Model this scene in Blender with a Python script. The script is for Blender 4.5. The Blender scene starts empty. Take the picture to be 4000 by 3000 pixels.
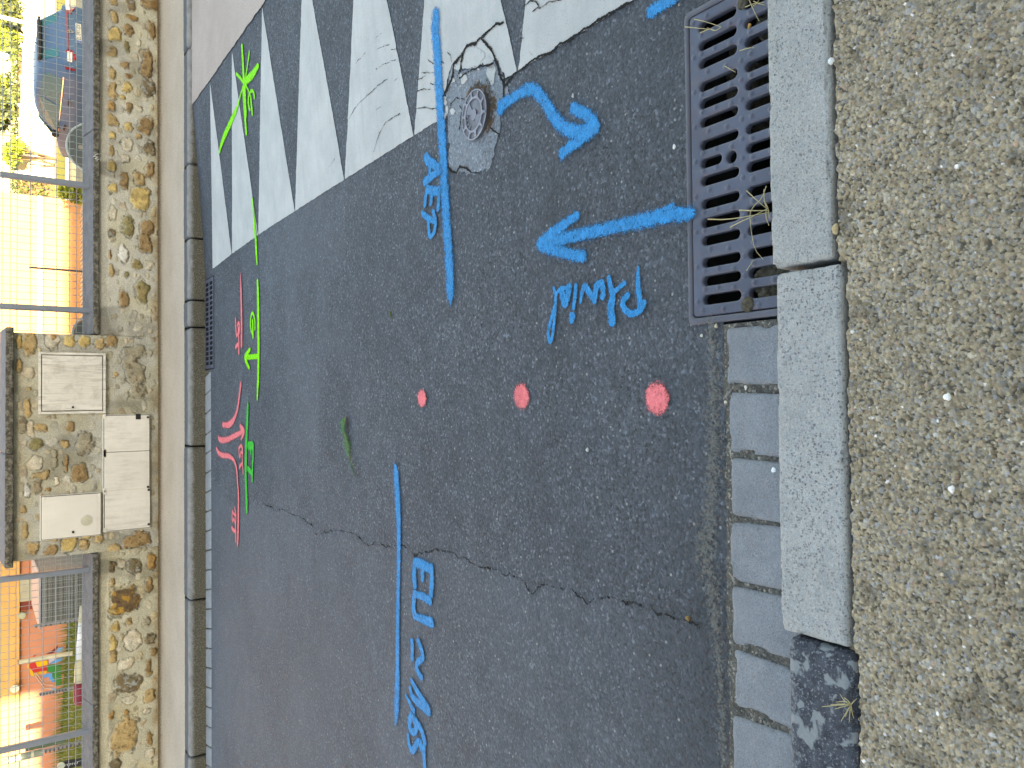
import bpy, bmesh, math, random
import numpy as np
from mathutils import Matrix, Vector

# ------------------------------------------------------------------ camera, sky, sun, exposure
SC = bpy.context.scene
COL = SC.collection
FPX = 3004.0
PITCH, YAW, ROLL, EYE = math.radians(35.0), math.radians(1.5), math.radians(0.25), 1.6
_F = np.array([math.sin(YAW)*math.cos(PITCH), math.cos(YAW)*math.cos(PITCH), -math.sin(PITCH)])
_R0 = np.array([math.cos(YAW), -math.sin(YAW), 0.0])
_U0 = np.cross(_R0, _F)
_R = _R0*math.cos(ROLL)+_U0*math.sin(ROLL)
_U = _U0*math.cos(ROLL)-_R0*math.sin(ROLL)
_O = np.array([0, 0, EYE])
cam = bpy.data.cameras.new('camera')
cam.sensor_width = 36.0
cam.lens = 36.0*FPX/4000.0
cam.clip_start = 0.05
cam.clip_end = 2000
camo = bpy.data.objects.new('camera', cam)
COL.objects.link(camo)
M = Matrix.Identity(4)
for i in range(3):                                   # phone turned on its side: picture left is up
    M[i][0] = -_U[i]; M[i][1] = _R[i]; M[i][2] = -_F[i]; M[i][3] = _O[i]
camo.matrix_world = M
SC.camera = camo
SUN_EL = math.radians(14)
W = bpy.data.worlds.new('World'); SC.world = W; W.use_nodes = True
nt = W.node_tree; nt.nodes.clear()
wo = nt.nodes.new('ShaderNodeOutputWorld'); bg = nt.nodes.new('ShaderNodeBackground'); sk = nt.nodes.new('ShaderNodeTexSky')
sk.sky_type = 'NISHITA'; sk.sun_disc = False; sk.sun_elevation = SUN_EL; sk.sun_rotation = math.radians(180)
sk.air_density = 1.0; sk.dust_density = 1.6; sk.ozone_density = 1.0
bg.inputs['Strength'].default_value = 0.15
nt.links.new(sk.outputs[0], bg.inputs[0]); nt.links.new(bg.outputs[0], wo.inputs[0])
sl = bpy.data.lights.new('sun', 'SUN'); sl.energy = 5.0; sl.angle = math.radians(0.6); sl.color = (1, .93, .80)
so = bpy.data.objects.new('sun', sl); COL.objects.link(so)
so.rotation_euler = (math.radians(90)-SUN_EL, 0, 0); so.location = (0, -20, 30)
SC.view_settings.view_transform = 'Standard'; SC.view_settings.look = 'None'
SC.view_settings.exposure = 2.7;
SC.view_settings.use_white_balance = True; SC.view_settings.white_balance_temperature = 9000; SC.view_settings.white_balance_tint = 10   # a phone balanced for open shade
SC.view_settings.gamma = 1.0
SC.view_settings.use_curve_mapping = False
SC.cycles.max_bounces = 6; SC.cycles.transparent_max_bounces = 16
SC.cycles.use_denoising = True

# ------------------------------------------------------------------ geometry of the place
RNG = np.random.default_rng(7)
random.seed(7)
RAMP_H = 0.10
def x_foot(y): return 1.19-0.012*y
def x_top(y): return 2.60-0.014*y
def road_z(x, y):
    t = np.clip((x-x_foot(y))/(x_top(y)-x_foot(y)), 0, 1)
    return RAMP_H*t
def ray(u, v): return _F+_R*(1500-v)/FPX+_U*(2000-u)/FPX
def G(u, v, z=0.0):                                   # where the line of sight meets a level plane
    d = ray(u, v); t = (z-EYE)/d[2]; return _O+t*d
def GR(u, v):                                         # ... meets the road with its ramp
    z = 0.0
    for _ in range(12):
        p = G(u, v, z); z = float(road_z(p[0], p[1]))
    return p
def WY(u, v, y):                                      # ... meets an upright plane along the street
    d = ray(u, v); t = y/d[1]; return _O+t*d
def Z(ox, oy, s, pts): return [(ox+a/s, oy+b/s) for a, b in pts]
S1, S2 = 2.212, 5.53

# ------------------------------------------------------------------ noise
def _hash(ix, iy, seed):
    h = (ix.astype(np.int64)*374761393+iy.astype(np.int64)*668265263+seed*974711) & 0xffffffff
    h = ((h ^ (h >> 13))*1274126177) & 0xffffffff
    return ((h ^ (h >> 16)) & 0xffff)/65535.0
def vnoise(x, y, seed=0):
    x = np.asarray(x, float); y = np.asarray(y, float)
    ix = np.floor(x); iy = np.floor(y); fx = x-ix; fy = y-iy
    fx = fx*fx*(3-2*fx); fy = fy*fy*(3-2*fy)
    a = _hash(ix, iy, seed); b = _hash(ix+1, iy, seed); c = _hash(ix, iy+1, seed); d = _hash(ix+1, iy+1, seed)
    return (a*(1-fx)+b*fx)*(1-fy)+(c*(1-fx)+d*fx)*fy
def fbm(x, y, seed=0, o=4):
    s = 0; a = 1; t = 0
    for i in range(o):
        s = s+a*vnoise(np.asarray(x)*2**i, np.asarray(y)*2**i, seed+i*17); t += a; a *= .5
    return s/t
def sstep(a, b, x):
    t = np.clip((x-a)/(b-a), 0, 1); return t*t*(3-2*t)

# ------------------------------------------------------------------ mesh and object helpers
def link(o, parent=None):
    COL.objects.link(o)
    if parent is not None: o.parent = parent
    return o
def tag(o, label=None, cat=None, group=None, kind=None):
    if label: o['label'] = label
    if cat: o['category'] = cat
    if group: o['group'] = group
    if kind: o['kind'] = kind
    return o
def thing(name, label, cat, loc=(0, 0, 0), rotz=0, group=None):
    o = bpy.data.objects.new(name, None); o.empty_display_size = .1
    o.location = loc; o.rotation_euler = (0, 0, rotz)
    link(o); return tag(o, label, cat, group)
def base_of(p):
    t = np.zeros(3, np.float32)
    while p is not None: t = t+np.array(p.matrix_basis.translation, np.float32); p = p.parent
    return t
def np_mesh(name, V, Fc, mat=None, parent=None, attrs=None, col=None, smooth=False):
    V = np.asarray(V, np.float32); Fc = np.asarray(Fc, np.int32)
    V = V-base_of(parent)
    me = bpy.data.meshes.new(name)
    me.vertices.add(len(V)); me.vertices.foreach_set('co', V.ravel())
    k = Fc.shape[1]
    me.loops.add(Fc.size); me.loops.foreach_set('vertex_index', Fc.ravel())
    me.polygons.add(len(Fc)); me.polygons.foreach_set('loop_start', np.arange(0, Fc.size, k, dtype=np.int32))
    me.polygons.foreach_set('loop_total', np.full(len(Fc), k, np.int32))
    if smooth: me.polygons.foreach_set('use_smooth', np.ones(len(Fc), bool))
    me.update(calc_edges=True)
    if attrs:
        for n, a in attrs.items():
            at = me.attributes.new(n, 'FLOAT', 'POINT'); at.data.foreach_set('value', np.asarray(a, np.float32).ravel())
    if col is not None:
        c = np.ones((len(V), 4), np.float32); c[:, :3] = col
        at = me.attributes.new('Col', 'FLOAT_COLOR', 'POINT'); at.data.foreach_set('color', c.ravel())
    if mat: me.materials.append(mat)
    return link(bpy.data.objects.new(name, me), parent)
class MB:                                             # collects simple shapes into ONE mesh object
    def __init__(s): s.V = []; s.F = []
    def add(s, V, F):
        n = len(s.V); s.V += [tuple(map(float, v)) for v in V]; s.F += [tuple(n+i for i in f) for f in F]
    def box(s, x0, x1, y0, y1, z0, z1, b=0):
        if b:
            V = []
            for z, q in ((z0, b), (z0+b, 0), (z1-b, 0), (z1, b)):
                V += [(x0+q, y0+b, z), (x0+b, y0+q, z), (x1-b, y0+q, z), (x1-q, y0+b, z), (x1-q, y1-b, z), (x1-b, y1-q, z), (x0+b, y1-q, z), (x0+q, y1-b, z)]
            F = [tuple(range(7, -1, -1)), tuple(range(24, 32))]
            for k in range(3):
                for i in range(8): j = (i+1) % 8; F.append((8*k+i, 8*k+j, 8*k+8+j, 8*k+8+i))
            s.add(V, F); return
        s.add([(x0, y0, z0), (x1, y0, z0), (x1, y1, z0), (x0, y1, z0), (x0, y0, z1), (x1, y0, z1), (x1, y1, z1), (x0, y1, z1)],
              [(3, 2, 1, 0), (4, 5, 6, 7), (0, 1, 5, 4), (1, 2, 6, 5), (2, 3, 7, 6), (3, 0, 4, 7)])
    def tube(s, pts, r, n=6, caps=True):
        P = [Vector(p) for p in pts]; rr = r if hasattr(r, '__len__') else [r]*len(P)
        rings = []; pn = None
        for i, p in enumerate(P):
            t = (P[min(i+1, len(P)-1)]-P[max(i-1, 0)])
            if t.length < 1e-9: t = Vector((0, 0, 1))
            t.normalize()
            if pn is None:
                a = Vector((0, 0, 1)) if abs(t.z) < .9 else Vector((1, 0, 0))
                pn = t.cross(a).normalized()
            else:
                pn = (pn-t*pn.dot(t)).normalized()
            b = t.cross(pn)
            rings.append([p+(pn*math.cos(2*math.pi*k/n)+b*math.sin(2*math.pi*k/n))*rr[i] for k in range(n)])
        V = [v for q in rings for v in q]; F = []
        for i in range(len(P)-1):
            for k in range(n): F.append((i*n+k, i*n+(k+1) % n, (i+1)*n+(k+1) % n, (i+1)*n+k))
        if caps: F += [tuple(range(n-1, -1, -1)), tuple((len(P)-1)*n+k for k in range(n))]
        s.add(V, F)
    def prism(s, poly, axis, a, b):                    # polygon in the two other axes, extruded from a to b
        n = len(poly)
        def mk(p, q): return {'x': (q, p[0], p[1]), 'y': (p[0], q, p[1]), 'z': (p[0], p[1], q)}[axis]
        s.add([mk(p, a) for p in poly]+[mk(p, b) for p in poly],
              [tuple(range(n-1, -1, -1)), tuple(range(n, 2*n))]+[(i, (i+1) % n, n+(i+1) % n, n+i) for i in range(n)])
    def disc(s, c, r, axis, h, n=24, r2=None):          # a short drum around c along an axis
        p = [(math.cos(2*math.pi*i/n), math.sin(2*math.pi*i/n)) for i in range(n)]
        k = 'xyz'.index(axis); o = [i for i in range(3) if i != k]
        V = []
        for q, rad in ((-h/2, r), (h/2, r if r2 is None else r2)):
            for a, b in p:
                v = list(c); v[o[0]] += a*rad; v[o[1]] += b*rad; v[k] += q; V.append(v)
        s.add(V, [tuple(range(n-1, -1, -1)), tuple(range(n, 2*n))]+[(i, (i+1) % n, n+(i+1) % n, n+i) for i in range(n)])
    def build(s, name, mat, parent=None, smooth=False, local=False):
        me = bpy.data.meshes.new(name)
        off = Vector((0, 0, 0)) if local else Vector([float(q) for q in base_of(parent)])
        me.from_pydata([tuple(Vector(v)-off) for v in s.V], [], s.F)
        bm = bmesh.new(); bm.from_mesh(me); bmesh.ops.recalc_face_normals(bm, faces=bm.faces); bm.to_mesh(me); bm.free()
        if smooth: me.polygons.foreach_set('use_smooth', [True]*len(me.polygons))
        if mat: me.materials.append(mat)
        return link(bpy.data.objects.new(name, me), parent)
def grid(xs, ys, zf, keep=None):
    X, Y = np.meshgrid(xs, ys, indexing='ij'); nx, ny = X.shape
    V = np.stack([X, Y, zf(X, Y)], -1).reshape(-1, 3)
    I = np.arange(nx*ny).reshape(nx, ny)
    F = np.stack([I[:-1, :-1], I[1:, :-1], I[1:, 1:], I[:-1, 1:]], -1).reshape(-1, 4)
    if keep is not None:
        F = F[keep(X, Y).reshape(-1)]
    u, inv = np.unique(F, return_inverse=True)
    return V[u], inv.reshape(F.shape)
def rounded_block(lo, hi, r, cell, amp=0.0, seed=0, chip=0.0):
    lo = np.array(lo, float); hi = np.array(hi, float); V = []; F = []; n0 = 0
    L = hi-lo; N = [max(3, min(260, int(round(l/cell)))) for l in L]
    def lin(k):
        e = min(r/L[k]*.5, .2); t = np.linspace(0, 1, N[k]+1)
        return np.unique(np.concatenate([[0, e, 2*e, 1-2*e, 1-e, 1], t[(t > 2*e) & (t < 1-2*e)]]))
    for k in range(3):
        a, b = [i for i in range(3) if i != k]
        A, B = np.meshgrid(lin(a), lin(b), indexing='ij')
        for side in (0, 1):
            P = np.zeros(A.shape+(3,)); P[..., a] = A; P[..., b] = B; P[..., k] = side
            I = np.arange(A.size).reshape(A.shape)+n0
            f = np.stack([I[:-1, :-1], I[1:, :-1], I[1:, 1:], I[:-1, 1:]], -1).reshape(-1, 4)
            if (side == 1) == (k == 1): f = f[:, ::-1]
            V.append(P.reshape(-1, 3)); F.append(f); n0 += A.size
    V = np.concatenate(V); F = np.concatenate(F)
    W_ = lo+V*L
    c = np.clip(W_, lo+r, hi-r); d = W_-c; l = np.linalg.norm(d, axis=1, keepdims=True); nrm = d/np.maximum(l, 1e-9)
    W_ = c+nrm*r
    if amp:
        q = fbm(W_[:, 0]*45+W_[:, 2]*31, W_[:, 1]*45+W_[:, 2]*23, seed, 4)-.5
        W_ = W_+nrm*(q[:, None]*amp*2)
        if chip:
            ed = ((np.abs(d) > r*.3).sum(1) >= 2)
            q2 = sstep(.58, .75, fbm(W_[:, 0]*16, W_[:, 1]*16+W_[:, 2]*16, seed+5, 3))
            W_ = W_-nrm*(q2*ed*chip)[:, None]
    return W_, F
def seg_dist(P, pts, hw, op):
    best = np.full(len(P), 1e9); bo = np.zeros(len(P)); bh = np.full(len(P), .01)
    for i in range(len(pts)-1):
        a = pts[i]; b = pts[i+1]; ab = b-a; L2 = max(float(ab@ab), 1e-12)
        t = np.clip(((P-a)@ab)/L2, 0, 1); q = a+t[:, None]*ab
        h = hw[i]*(1-t)+hw[i+1]*t
        d = np.linalg.norm(P-q, axis=1)/h
        m = d < best
        best[m] = d[m]; bo[m] = (op[i]*(1-t)+op[i+1]*t)[m]; bh[m] = h[m]
    return best, bo, bh
def smooth_line(pts, n=2):
    pts = np.asarray(pts, float)
    for _ in range(n):
        if len(pts) < 3: break
        q = [pts[0]]
        for i in range(len(pts)-1):
            q += [pts[i]*.75+pts[i+1]*.25, pts[i]*.25+pts[i+1]*.75]
        q.append(pts[-1]); pts = np.array(q)
    return pts
def paint_mark(name, mat, strokes, lift, cell, reach=2.2, parent=None, surf=road_z, toworld=GR, curve=True, warp=0.0):
    """strokes: (picture points, half width in metres or list, opacity or list); one mesh lying on the road"""
    segs = []
    for st in strokes:
        pts, hw, op = st
        n = len(pts)
        hw = list(hw) if hasattr(hw, '__len__') else [hw]*n
        op = list(op) if hasattr(op, '__len__') else [op]*n
        w = np.array([toworld(*p)[:2] for p in pts])
        if n == 1: w = np.concatenate([w, w+1e-4]); hw *= 2; op *= 2
        full = np.concatenate([w, np.array(hw)[:, None], np.array(op)[:, None]], 1)
        if curve: full = smooth_line(full, 2)
        segs.append(full)
    allp = np.concatenate(segs); pad = allp[:, 2].max()*reach+cell+warp
    xs = np.arange(allp[:, 0].min()-pad, allp[:, 0].max()+pad+cell, cell); ys = np.arange(allp[:, 1].min()-pad, allp[:, 1].max()+pad+cell, cell)
    X, Y = np.meshgrid(xs, ys, indexing='ij'); P = np.stack([X.ravel(), Y.ravel()], 1)
    PQ = P
    if warp: PQ = P+np.stack([fbm(P[:, 0]*42, P[:, 1]*42, 5, 4)-.5, fbm(P[:, 0]*42, P[:, 1]*42, 15, 4)-.5], 1)*2*warp
    e = np.full(len(P), 9.0); ev = np.full(len(P), -9.0)
    for f in segs:
        lo = f[:, :2].min(0)-pad; hi = f[:, :2].max(0)+pad
        m = np.where(((P >= lo) & (P <= hi)).all(1))[0]
        d, oo, hh = seg_dist(PQ[m], f[:, :2], f[:, 2], f[:, 3])
        e[m] = np.minimum(e[m], d); ev[m] = np.maximum(ev[m], 1-d-(1-oo)*1.3)
    ok = (e < reach).reshape(X.shape)
    kq = ok[:-1, :-1] | ok[1:, :-1] | ok[1:, 1:] | ok[:-1, 1:]
    I = np.arange(X.size).reshape(X.shape)
    F = np.stack([I[:-1, :-1], I[1:, :-1], I[1:, 1:], I[:-1, 1:]], -1)[kq]
    u, inv = np.unique(F, return_inverse=True)
    V = np.stack([P[:, 0], P[:, 1], surf(P[:, 0], P[:, 1])+lift], 1)[u]
    return np_mesh(name, V, inv.reshape(F.shape), mat, parent, {'edge': np.clip(ev[u], -2, 1)})
def poly_sdf(P, poly):
    poly = np.asarray(poly, float); d = np.full(len(P), 1e9); ins = np.zeros(len(P), bool); n = len(poly)
    for i in range(n):
        a = poly[i]; b = poly[(i+1) % n]; ab = b-a
        t = np.clip(((P-a)@ab)/max(float(ab@ab), 1e-12), 0, 1)
        d = np.minimum(d, np.linalg.norm(P-a-t[:, None]*ab, axis=1))
        c = (a[1] > P[:, 1]) != (b[1] > P[:, 1])
        with np.errstate(divide='ignore', invalid='ignore'):
            xx = (b[0]-a[0])*(P[:, 1]-a[1])/(b[1]-a[1])+a[0]
        ins ^= c & (P[:, 0] < xx)
    return np.where(ins, d, -d)
def paint_poly(name, mat, poly, lift, cell, ragged=.004, unit=.006, seed=0, parent=None, pad=.03, surf=road_z, extra=None):
    poly = np.asarray(poly, float)
    lo = poly.min(0)-pad; hi = poly.max(0)+pad
    xs = np.arange(lo[0], hi[0]+cell, cell); ys = np.arange(lo[1], hi[1]+cell, cell)
    X, Y = np.meshgrid(xs, ys, indexing='ij'); P = np.stack([X.ravel(), Y.ravel()], 1)
    d = poly_sdf(P, poly)+(fbm(P[:, 0]*38, P[:, 1]*38, seed, 4)-.5)*2*ragged
    if extra is not None: d = extra(P, d)
    ok = (d > -unit*1.5).reshape(X.shape)
    kq = ok[:-1, :-1] | ok[1:, :-1] | ok[1:, 1:] | ok[:-1, 1:]
    I = np.arange(X.size).reshape(X.shape); F = np.stack([I[:-1, :-1], I[1:, :-1], I[1:, 1:], I[:-1, 1:]], -1)[kq]
    u, inv = np.unique(F, return_inverse=True)
    V = np.stack([P[:, 0], P[:, 1], surf(P[:, 0], P[:, 1])+lift], 1)[u]
    return np_mesh(name, V, inv.reshape(F.shape), mat, parent, {'edge': np.clip(d[u]/unit, -2, 2)})

# ------------------------------------------------------------------ materials
class N:
    def __init__(s, name, rough=.8, spec=.3):
        s.m = bpy.data.materials.new(name); s.m.use_nodes = True; s.t = s.m.node_tree
        s.b = s.t.nodes['Principled BSDF']; s.out = s.t.nodes['Material Output']
        s.b.inputs['Roughness'].default_value = rough; s.b.inputs['Specular IOR Level'].default_value = spec
        s.pos = s.t.nodes.new('ShaderNodeNewGeometry').outputs['Position']
        s.obj = s.t.nodes.new('ShaderNodeTexCoord').outputs['Object']
    def n(s, t, **k):
        q = s.t.nodes.new(t)
        for a, b in k.items(): setattr(q, a, b)
        return q
    def set(s, sock, val):
        if isinstance(val, bpy.types.NodeSocket): s.t.links.new(val, sock)
        else: sock.default_value = val
    def noise(s, scale, detail=4, rough=.55, vec=None, dist=0.0):
        q = s.n('ShaderNodeTexNoise'); s.set(q.inputs['Vector'], vec or s.pos)
        q.inputs['Scale'].default_value = scale; q.inputs['Detail'].default_value = detail; q.inputs['Roughness'].default_value = rough; q.inputs['Distortion'].default_value = dist
        return q.outputs['Fac']
    def voro(s, scale, vec=None, feature='F1', rnd=1.0):
        q = s.n('ShaderNodeTexVoronoi', feature=feature); s.set(q.inputs['Vector'], vec or s.pos)
        q.inputs['Scale'].default_value = scale; q.inputs['Randomness'].default_value = rnd
        return q
    def ramp(s, fac, stops, interp='LINEAR'):
        q = s.n('ShaderNodeValToRGB'); q.color_ramp.interpolation = interp
        e = q.color_ramp.elements
        while len(e) < len(stops): e.new(.5)
        for el, (p, c) in zip(e, stops):
            el.position = p; el.color = (c, c, c, 1) if not hasattr(c, '__len__') else tuple(c)+(1,)
        s.set(q.inputs['Fac'], fac); return q.outputs['Color']
    def math(s, op, a, b=0.0, c=None, clamp=False):
        q = s.n('ShaderNodeMath', operation=op, use_clamp=clamp); s.set(q.inputs[0], a); s.set(q.inputs[1], b)
        if c is not None: s.set(q.inputs[2], c)
        return q.outputs[0]
    def mix(s, f, a, b, mode='MIX'):
        q = s.n('ShaderNodeMix', data_type='RGBA', blend_type=mode); s.set(q.inputs[0], f)
        for k, v in ((6, a), (7, b)):
            s.set(q.inputs[k], v if isinstance(v, bpy.types.NodeSocket) else tuple(v)+(1,))
        return q.outputs[2]
    def attr(s, name, out='Fac'):
        q = s.n('ShaderNodeAttribute', attribute_name=name); return q.outputs[out]
    def color(s, c): s.set(s.b.inputs['Base Color'], c if isinstance(c, bpy.types.NodeSocket) else tuple(c)+(1,)); return s
    def bump(s, h, dist, strength=1.0):
        q = s.n('ShaderNodeBump'); q.inputs['Distance'].default_value = dist; q.inputs['Strength'].default_value = strength
        s.set(q.inputs['Height'], h); s.t.links.new(q.outputs[0], s.b.inputs['Normal']); return s
    def alpha(s, a): s.set(s.b.inputs['Alpha'], a); return s
def lin(*c):                                          # sRGB 0-255 to linear
    return tuple(((v/255+.055)/1.055)**2.4 if v > 10 else v/255/12.92 for v in c)
def plain(name, c, rough=.7, spec=.3, var=.12, scale=9, bump=0, bscale=60, metal=0):
    m = N(name, rough, spec); f = m.noise(scale, 5)
    m.color(m.mix(m.ramp(f, [(.3, 0), (.7, 1)]), tuple(v*(1-var) for v in c), tuple(v*(1+var) for v in c)))
    m.b.inputs['Metallic'].default_value = metal
    if bump: m.bump(m.noise(bscale, 4), bump)
    return m.m

def asphalt(name, k=1.0, tint=(1, 1, 1), sheet=False):
    m = N(name, .78, .35)
    big = m.noise(1.1, 4, .6); mid = m.noise(9, 4, .6)
    base = m.mix(m.ramp(big, [(.3, 0), (.7, 1)]), tuple(a*k*t for a, t in zip((.058, .068, .083), tint)), tuple(a*k*t for a, t in zip((.090, .105, .125), tint)))
    base = m.mix(m.math('MULTIPLY', m.ramp(mid, [(.42, 0), (.66, 1)]), .45), base, tuple(a*k for a in (.045, .050, .058)))
    stain = m.ramp(m.noise(3.4, 6, .72, dist=.6), [(.52, 0), (.70, 1)])
    base = m.mix(m.math('MULTIPLY', stain, .28), base, tuple(a*k for a in (.046, .050, .056)))
    v = m.voro(120)
    rnd = m.n('ShaderNodeSeparateColor'); m.t.links.new(v.outputs['Color'], rnd.inputs[0])
    g = m.ramp(rnd.outputs[0], [(.0, .55), (.55, .95), (.85, 1.25), (.97, 1.9), (1.0, 2.6)])
    base = m.mix(.8, base, g, 'MULTIPLY')
    old = m.attr('old')
    base = m.mix(m.math('MULTIPLY', old, .5), base, tuple(a*k for a in (.108, .126, .149)))
    base = m.mix(m.math('MULTIPLY', m.attr('dark'), .6), base, (.036, .042, .049))
    v2 = m.voro(46); r2 = m.n('ShaderNodeSeparateColor'); m.t.links.new(v2.outputs['Color'], r2.inputs[0])
    spk = m.math('MULTIPLY', m.ramp(r2.outputs[1], [(.90, 0), (.93, 1)]), m.ramp(v2.outputs['Distance'], [(.16, 1), (.24, 0)]))
    base = m.mix(m.math('MULTIPLY', spk, .75), base, (.30, .31, .30))
    pit = m.ramp(m.noise(70, 3, .6), [(.37, 1), (.44, 0)])
    reg = m.ramp(m.noise(2.3, 3), [(.38, .25), (.60, 1)])
    pitf = m.math('MULTIPLY', m.math('MULTIPLY', pit, reg), m.math('SUBTRACT', 1.0, m.math('MULTIPLY', old, .6)))
    base = m.mix(m.math('MULTIPLY', pitf, .7), base, (.018, .019, .022))
    m.color(base)
    h = m.math('SUBTRACT', m.math('MULTIPLY', m.noise(150, 3, .6), .8), m.math('MULTIPLY', pitf, 1.1))
    h = m.math('SUBTRACT', h, m.math('MULTIPLY', v.outputs['Distance'], 1.2))
    m.bump(h, .0035, .8)
    if sheet:
        m.alpha(m.math('GREATER_THAN', m.math('ADD', m.attr('edge'), m.math('MULTIPLY', m.math('SUBTRACT', m.noise(200), .5), 1.5)), 0))
    return m.m
def spray(name, c, soft=1.0, rough=.55):
    m = N(name, rough, .12); e = m.attr('edge')
    f = m.noise(240, 3, .7); g = m.noise(45, 4, .65)
    d = m.math('ADD', m.math('MULTIPLY', e, 1.9/soft), m.math('MULTIPLY', m.math('SUBTRACT', f, .5), 2.5*soft))
    d = m.math('ADD', d, m.math('MULTIPLY', m.math('SUBTRACT', m.noise(75, 3, .6), .5), 1.6*soft))
    a = m.math('ADD', m.math('MULTIPLY', d, 1.3), .55, clamp=True)
    pit = m.ramp(m.noise(85, 4, .7), [(.33, 0), (.41, 1)])
    a = m.math('MULTIPLY', a, m.math('ADD', m.math('MULTIPLY', pit, .6), .4))
    m.color(m.mix(m.ramp(g, [(.32, 0), (.68, 1)]), tuple(v*.70 for v in c), tuple(min(1, v*1.12) for v in c)))
    m.alpha(a); m.bump(m.math('SUBTRACT', m.noise(150, 3), m.math('MULTIPLY', m.voro(120).outputs['Distance'], 1.2)), .0045, 1.0); return m.m
def road_paint(name):
    m = N(name, .6, .35); e = m.attr('edge')
    st = m.noise(3.5, 5, .65); fine = m.noise(230, 3, .6)
    c = m.mix(m.ramp(st, [(.35, 0), (.7, 1)]), (.385, .385, .375), (.50, .495, .475))
    c = m.mix(m.ramp(fine, [(.33, .55), (.44, 0)]), c, (.20, .205, .21))
    strip = m.n('ShaderNodeMapping'); m.t.links.new(m.pos, strip.inputs[0]); strip.inputs['Scale'].default_value = (2.2, 26, 1)
    c = m.mix(m.math('MULTIPLY', m.ramp(m.noise(1, 5, .6, strip.outputs[0]), [(.5, 0), (.78, 1)]), .35), c, (.25, .255, .26))
    m.color(c)
    wear = m.ramp(m.noise(34, 4, .75), [(.235, -3.0), (.27, 0)])
    a = m.math('GREATER_THAN', m.math('ADD', m.math('ADD', e, m.math('MULTIPLY', m.math('SUBTRACT', fine, .5), 1.3)), wear), 0)
    m.alpha(a); m.bump(m.noise(120, 3), .002, .7); return m.m
def crack_mat(name, strong=False):
    m = N(name, .95, .05); e = m.attr('edge')
    f = m.noise(170, 3, .7); b = m.noise(22, 3, .6)
    d = m.math('ADD', m.math('MULTIPLY', e, 1.2), m.math('MULTIPLY', m.math('SUBTRACT', f, .5), 3.2))
    d = m.math('ADD', d, m.math('MULTIPLY', m.math('SUBTRACT', b, .5), 1.6))
    m.color(m.mix(f, (.010, .010, .011), (.045, .042, .038))); m.alpha(m.math('MULTIPLY', m.math('GREATER_THAN', d, .1), 1.0 if strong else m.ramp(m.noise(13, 3, .7), [(.36, .25), (.58, .95)]))); return m.m
def blotched(name):
    m = N(name, .88, .2)
    d = m.mix(m.ramp(m.noise(40, 5, .7), [(.35, 0), (.65, 1)]), (.030, .034, .044), (.075, .083, .10))
    fleck = m.ramp(m.noise(150, 4, .75), [(.55, 0), (.63, 1)])
    d = m.mix(m.math('MULTIPLY', fleck, .75), d, (.24, .26, .28))
    bl = m.math('MULTIPLY', m.ramp(m.noise(21, 3, .5, dist=.4), [(.545, 0), (.59, 1)]), .85)
    d = m.mix(bl, d, m.mix(m.noise(120, 3), (.19, .215, .225), (.28, .30, .305)))
    sp = m.n('ShaderNodeSeparateXYZ'); m.t.links.new(m.pos, sp.inputs[0])
    ed = m.math('ADD', m.math('MULTIPLY', m.math('SUBTRACT', sp.outputs[1], 1.035), 14.0), m.math('MULTIPLY', m.math('SUBTRACT', m.noise(85, 5, .75), .5), 4.0))
    d = m.mix(m.ramp(ed, [(.35, 0), (.9, .75)]), d, (.22, .24, .255))
    m.color(d).bump(m.noise(120, 4), .003, .8); return m.m
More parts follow.
